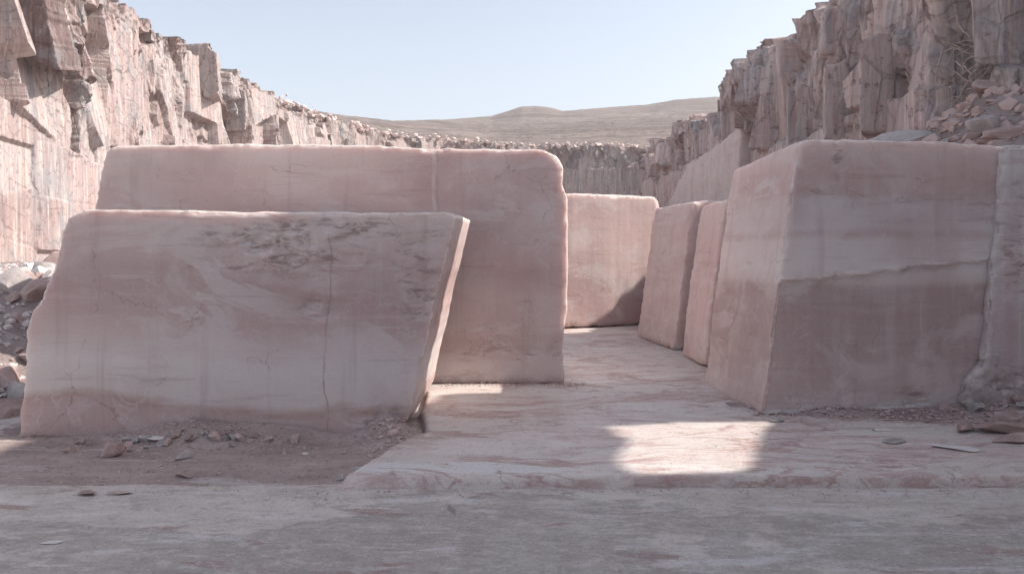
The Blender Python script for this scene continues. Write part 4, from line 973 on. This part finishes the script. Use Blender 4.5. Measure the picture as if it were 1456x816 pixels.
# right bench
def ont(px, d):
    x = (px - CX) / F * d; return np.array([x, d, float(terr_h(np.array([x]), np.array([d]))[0])])
for (px, d, sz, mt, k, lab, stc) in [(1296, 13.5, 1.2, 'rock_grey', 3, 'large pale boulder resting on top of the bench behind the big right block', (1.2, 1, .8)), (1322, 12.2, .7, 'rock_brown', 1, 'flat brown boulder right of the large pale boulder on the bench', (1.3, 1, .5)),
        (1382, 11.6, .8, 'rock_brown', 2, 'low brown rock on the bench above the right end of the big block', (1.4, 1, .5)), (1250, 13, .4, 'rock_pink', 4, 'pink rock left of the large pale boulder on the bench', (1.3, 1, .6)),
        (1440, 11.4, .8, 'rock_brown', 5, 'brown rock on the bench at the right edge above the grey wall', (1.3, 1, .6)), (1012, 15.5, .75, 'rock_brown', 6, 'brown rock on top of the narrow blocks beside the big right block', (1.5, 1, .5)),
        (948, 18.5, .9, 'rock_brown', 0, 'mauve boulder behind the narrow block at the end of the passage', (1.4, 1, .8))]:
    rock('boulder', lab, 'boulder', ont(px, d) - np.array([0, 0, .1]), sz, mt, k, px * .7, (.15, .1), stretch=stc)
for i in range(36):
    x = random.uniform(4.6, 9.8); y = random.uniform(10.3, 17)
    rock('boulder', 'broken brown stone among the rubble of the right bench', 'boulder', (x, y, float(terr_h(np.array([x]), np.array([y]))[0]) - .03), random.uniform(.2, .6), random.choice(['rock_brown', 'rock_grey', 'rock_brown']), i, random.random() * 6, (random.random(), random.random()), group='stones on the right bench')

# ------------------------------------------------------------------ dry roots in the hollow of the right cliff
def tubes(name, lines, mat):
    cu = bpy.data.curves.new(name, 'CURVE'); cu.dimensions = '3D'; cu.bevel_depth = 1.; cu.bevel_resolution = 1
    for ln, r0, r1 in lines:
        sp = cu.splines.new('POLY'); sp.points.add(len(ln) - 1)
        for i, p in enumerate(ln):
            sp.points[i].co = (*p, 1); sp.points[i].radius = r0 + (r1 - r0) * i / (len(ln) - 1)
    to = bpy.data.objects.new('tmp', cu); COL.objects.link(to)
    me = bpy.data.meshes.new_from_object(to.evaluated_get(bpy.context.evaluated_depsgraph_get()))
    bpy.data.objects.remove(to); bpy.data.curves.remove(cu)
    me.name = name
    return link(name, me, mat)
t = NT('dry wood'); v = t.obj()
M['wood'] = t.done(t.ramp(t.noise(v, 6, 5), [(.3, (.36, .28, .25)), (.7, (.60, .52, .48))]), .9)
lines = []
rr = random.Random(5)
for i in range(46):
    p = np.array([10.6 + rr.uniform(-.1, .5), 18.6 + rr.gauss(0, .55), 5.0 + rr.uniform(-.3, 1.6)]); d = np.array([rr.uniform(-.5, -.1), rr.gauss(0, 1), rr.gauss(.1, .6)]); d /= np.linalg.norm(d)
    ln = []
    for k in range(14):
        ln.append(p.copy()); d = d + np.array([rr.gauss(0, .2), rr.gauss(0, .28), rr.gauss(-.03, .28)]); d /= np.linalg.norm(d); p = p + d * rr.uniform(.07, .14)
        p[0] = max(10.0, min(11.6, p[0]))
    r0 = rr.choice([.008, .01, .014, .022]); lines.append((np.array(ln) - np.array([10.5, 18.3, 4.3]), r0, r0 * .3))
o = tubes('dry_bush', lines, M['wood']); o.location = (10.5, 18.3, 4.3)
tag(o, 'tangle of dry bare roots hanging in the hollow of the right cliff', 'dry bush')
# marker post on the right crest
bm = bmesh.new()
bmesh.ops.create_cone(bm, cap_ends=True, segments=8, radius1=.06, radius2=.045, depth=.7, matrix=Matrix.Translation((0, 0, .3)))
bmesh.ops.bevel(bm, geom=[e for e in bm.edges if abs(e.verts[0].co.z - e.verts[1].co.z) < .01], offset=.012, segments=1, affect='EDGES')
me = bpy.data.meshes.new('marker_post'); bm.to_mesh(me); bm.free()
o = link('marker_post', me, M['wood'])
pp = P(1045, 124, 38.5); o.location = (pp[0], pp[1], pp[2] - .1); tag(o, 'short pale post standing on the crest of the right cliff', 'post')

# ------------------------------------------------------------------ haze
if True:
    bm = bmesh.new(); bmesh.ops.create_cube(bm, size=1.)
    me = bpy.data.meshes.new('haze'); bm.to_mesh(me); bm.free()
    hm = bpy.data.materials.new('thin dusty air'); hm.use_nodes = True; ht = hm.node_tree; ht.nodes.clear()
    ho = ht.nodes.new('ShaderNodeOutputMaterial'); hv = ht.nodes.new('ShaderNodeVolumePrincipled')
    hv.inputs['Color'].default_value = (.93, .90, .90, 1); hv.inputs['Density'].default_value = .00045; hv.inputs['Anisotropy'].default_value = .2
    ht.links.new(hv.outputs[0], ho.inputs['Volume'])
    o = link('haze', me, hm); o.scale = (1700, 1000, 152); o.location = (40, 420, 74)
    tag(o, 'thin dusty haze over the quarry', 'haze', kind='stuff')

# ------------------------------------------------------------------ render settings
scene.view_settings.view_transform = 'Standard'; scene.view_settings.look = 'None'; scene.view_settings.exposure = .62; scene.view_settings.gamma = 1
scene.view_settings.use_curve_mapping = False
scene.cycles.use_denoising = True
scene.cycles.max_bounces = 8
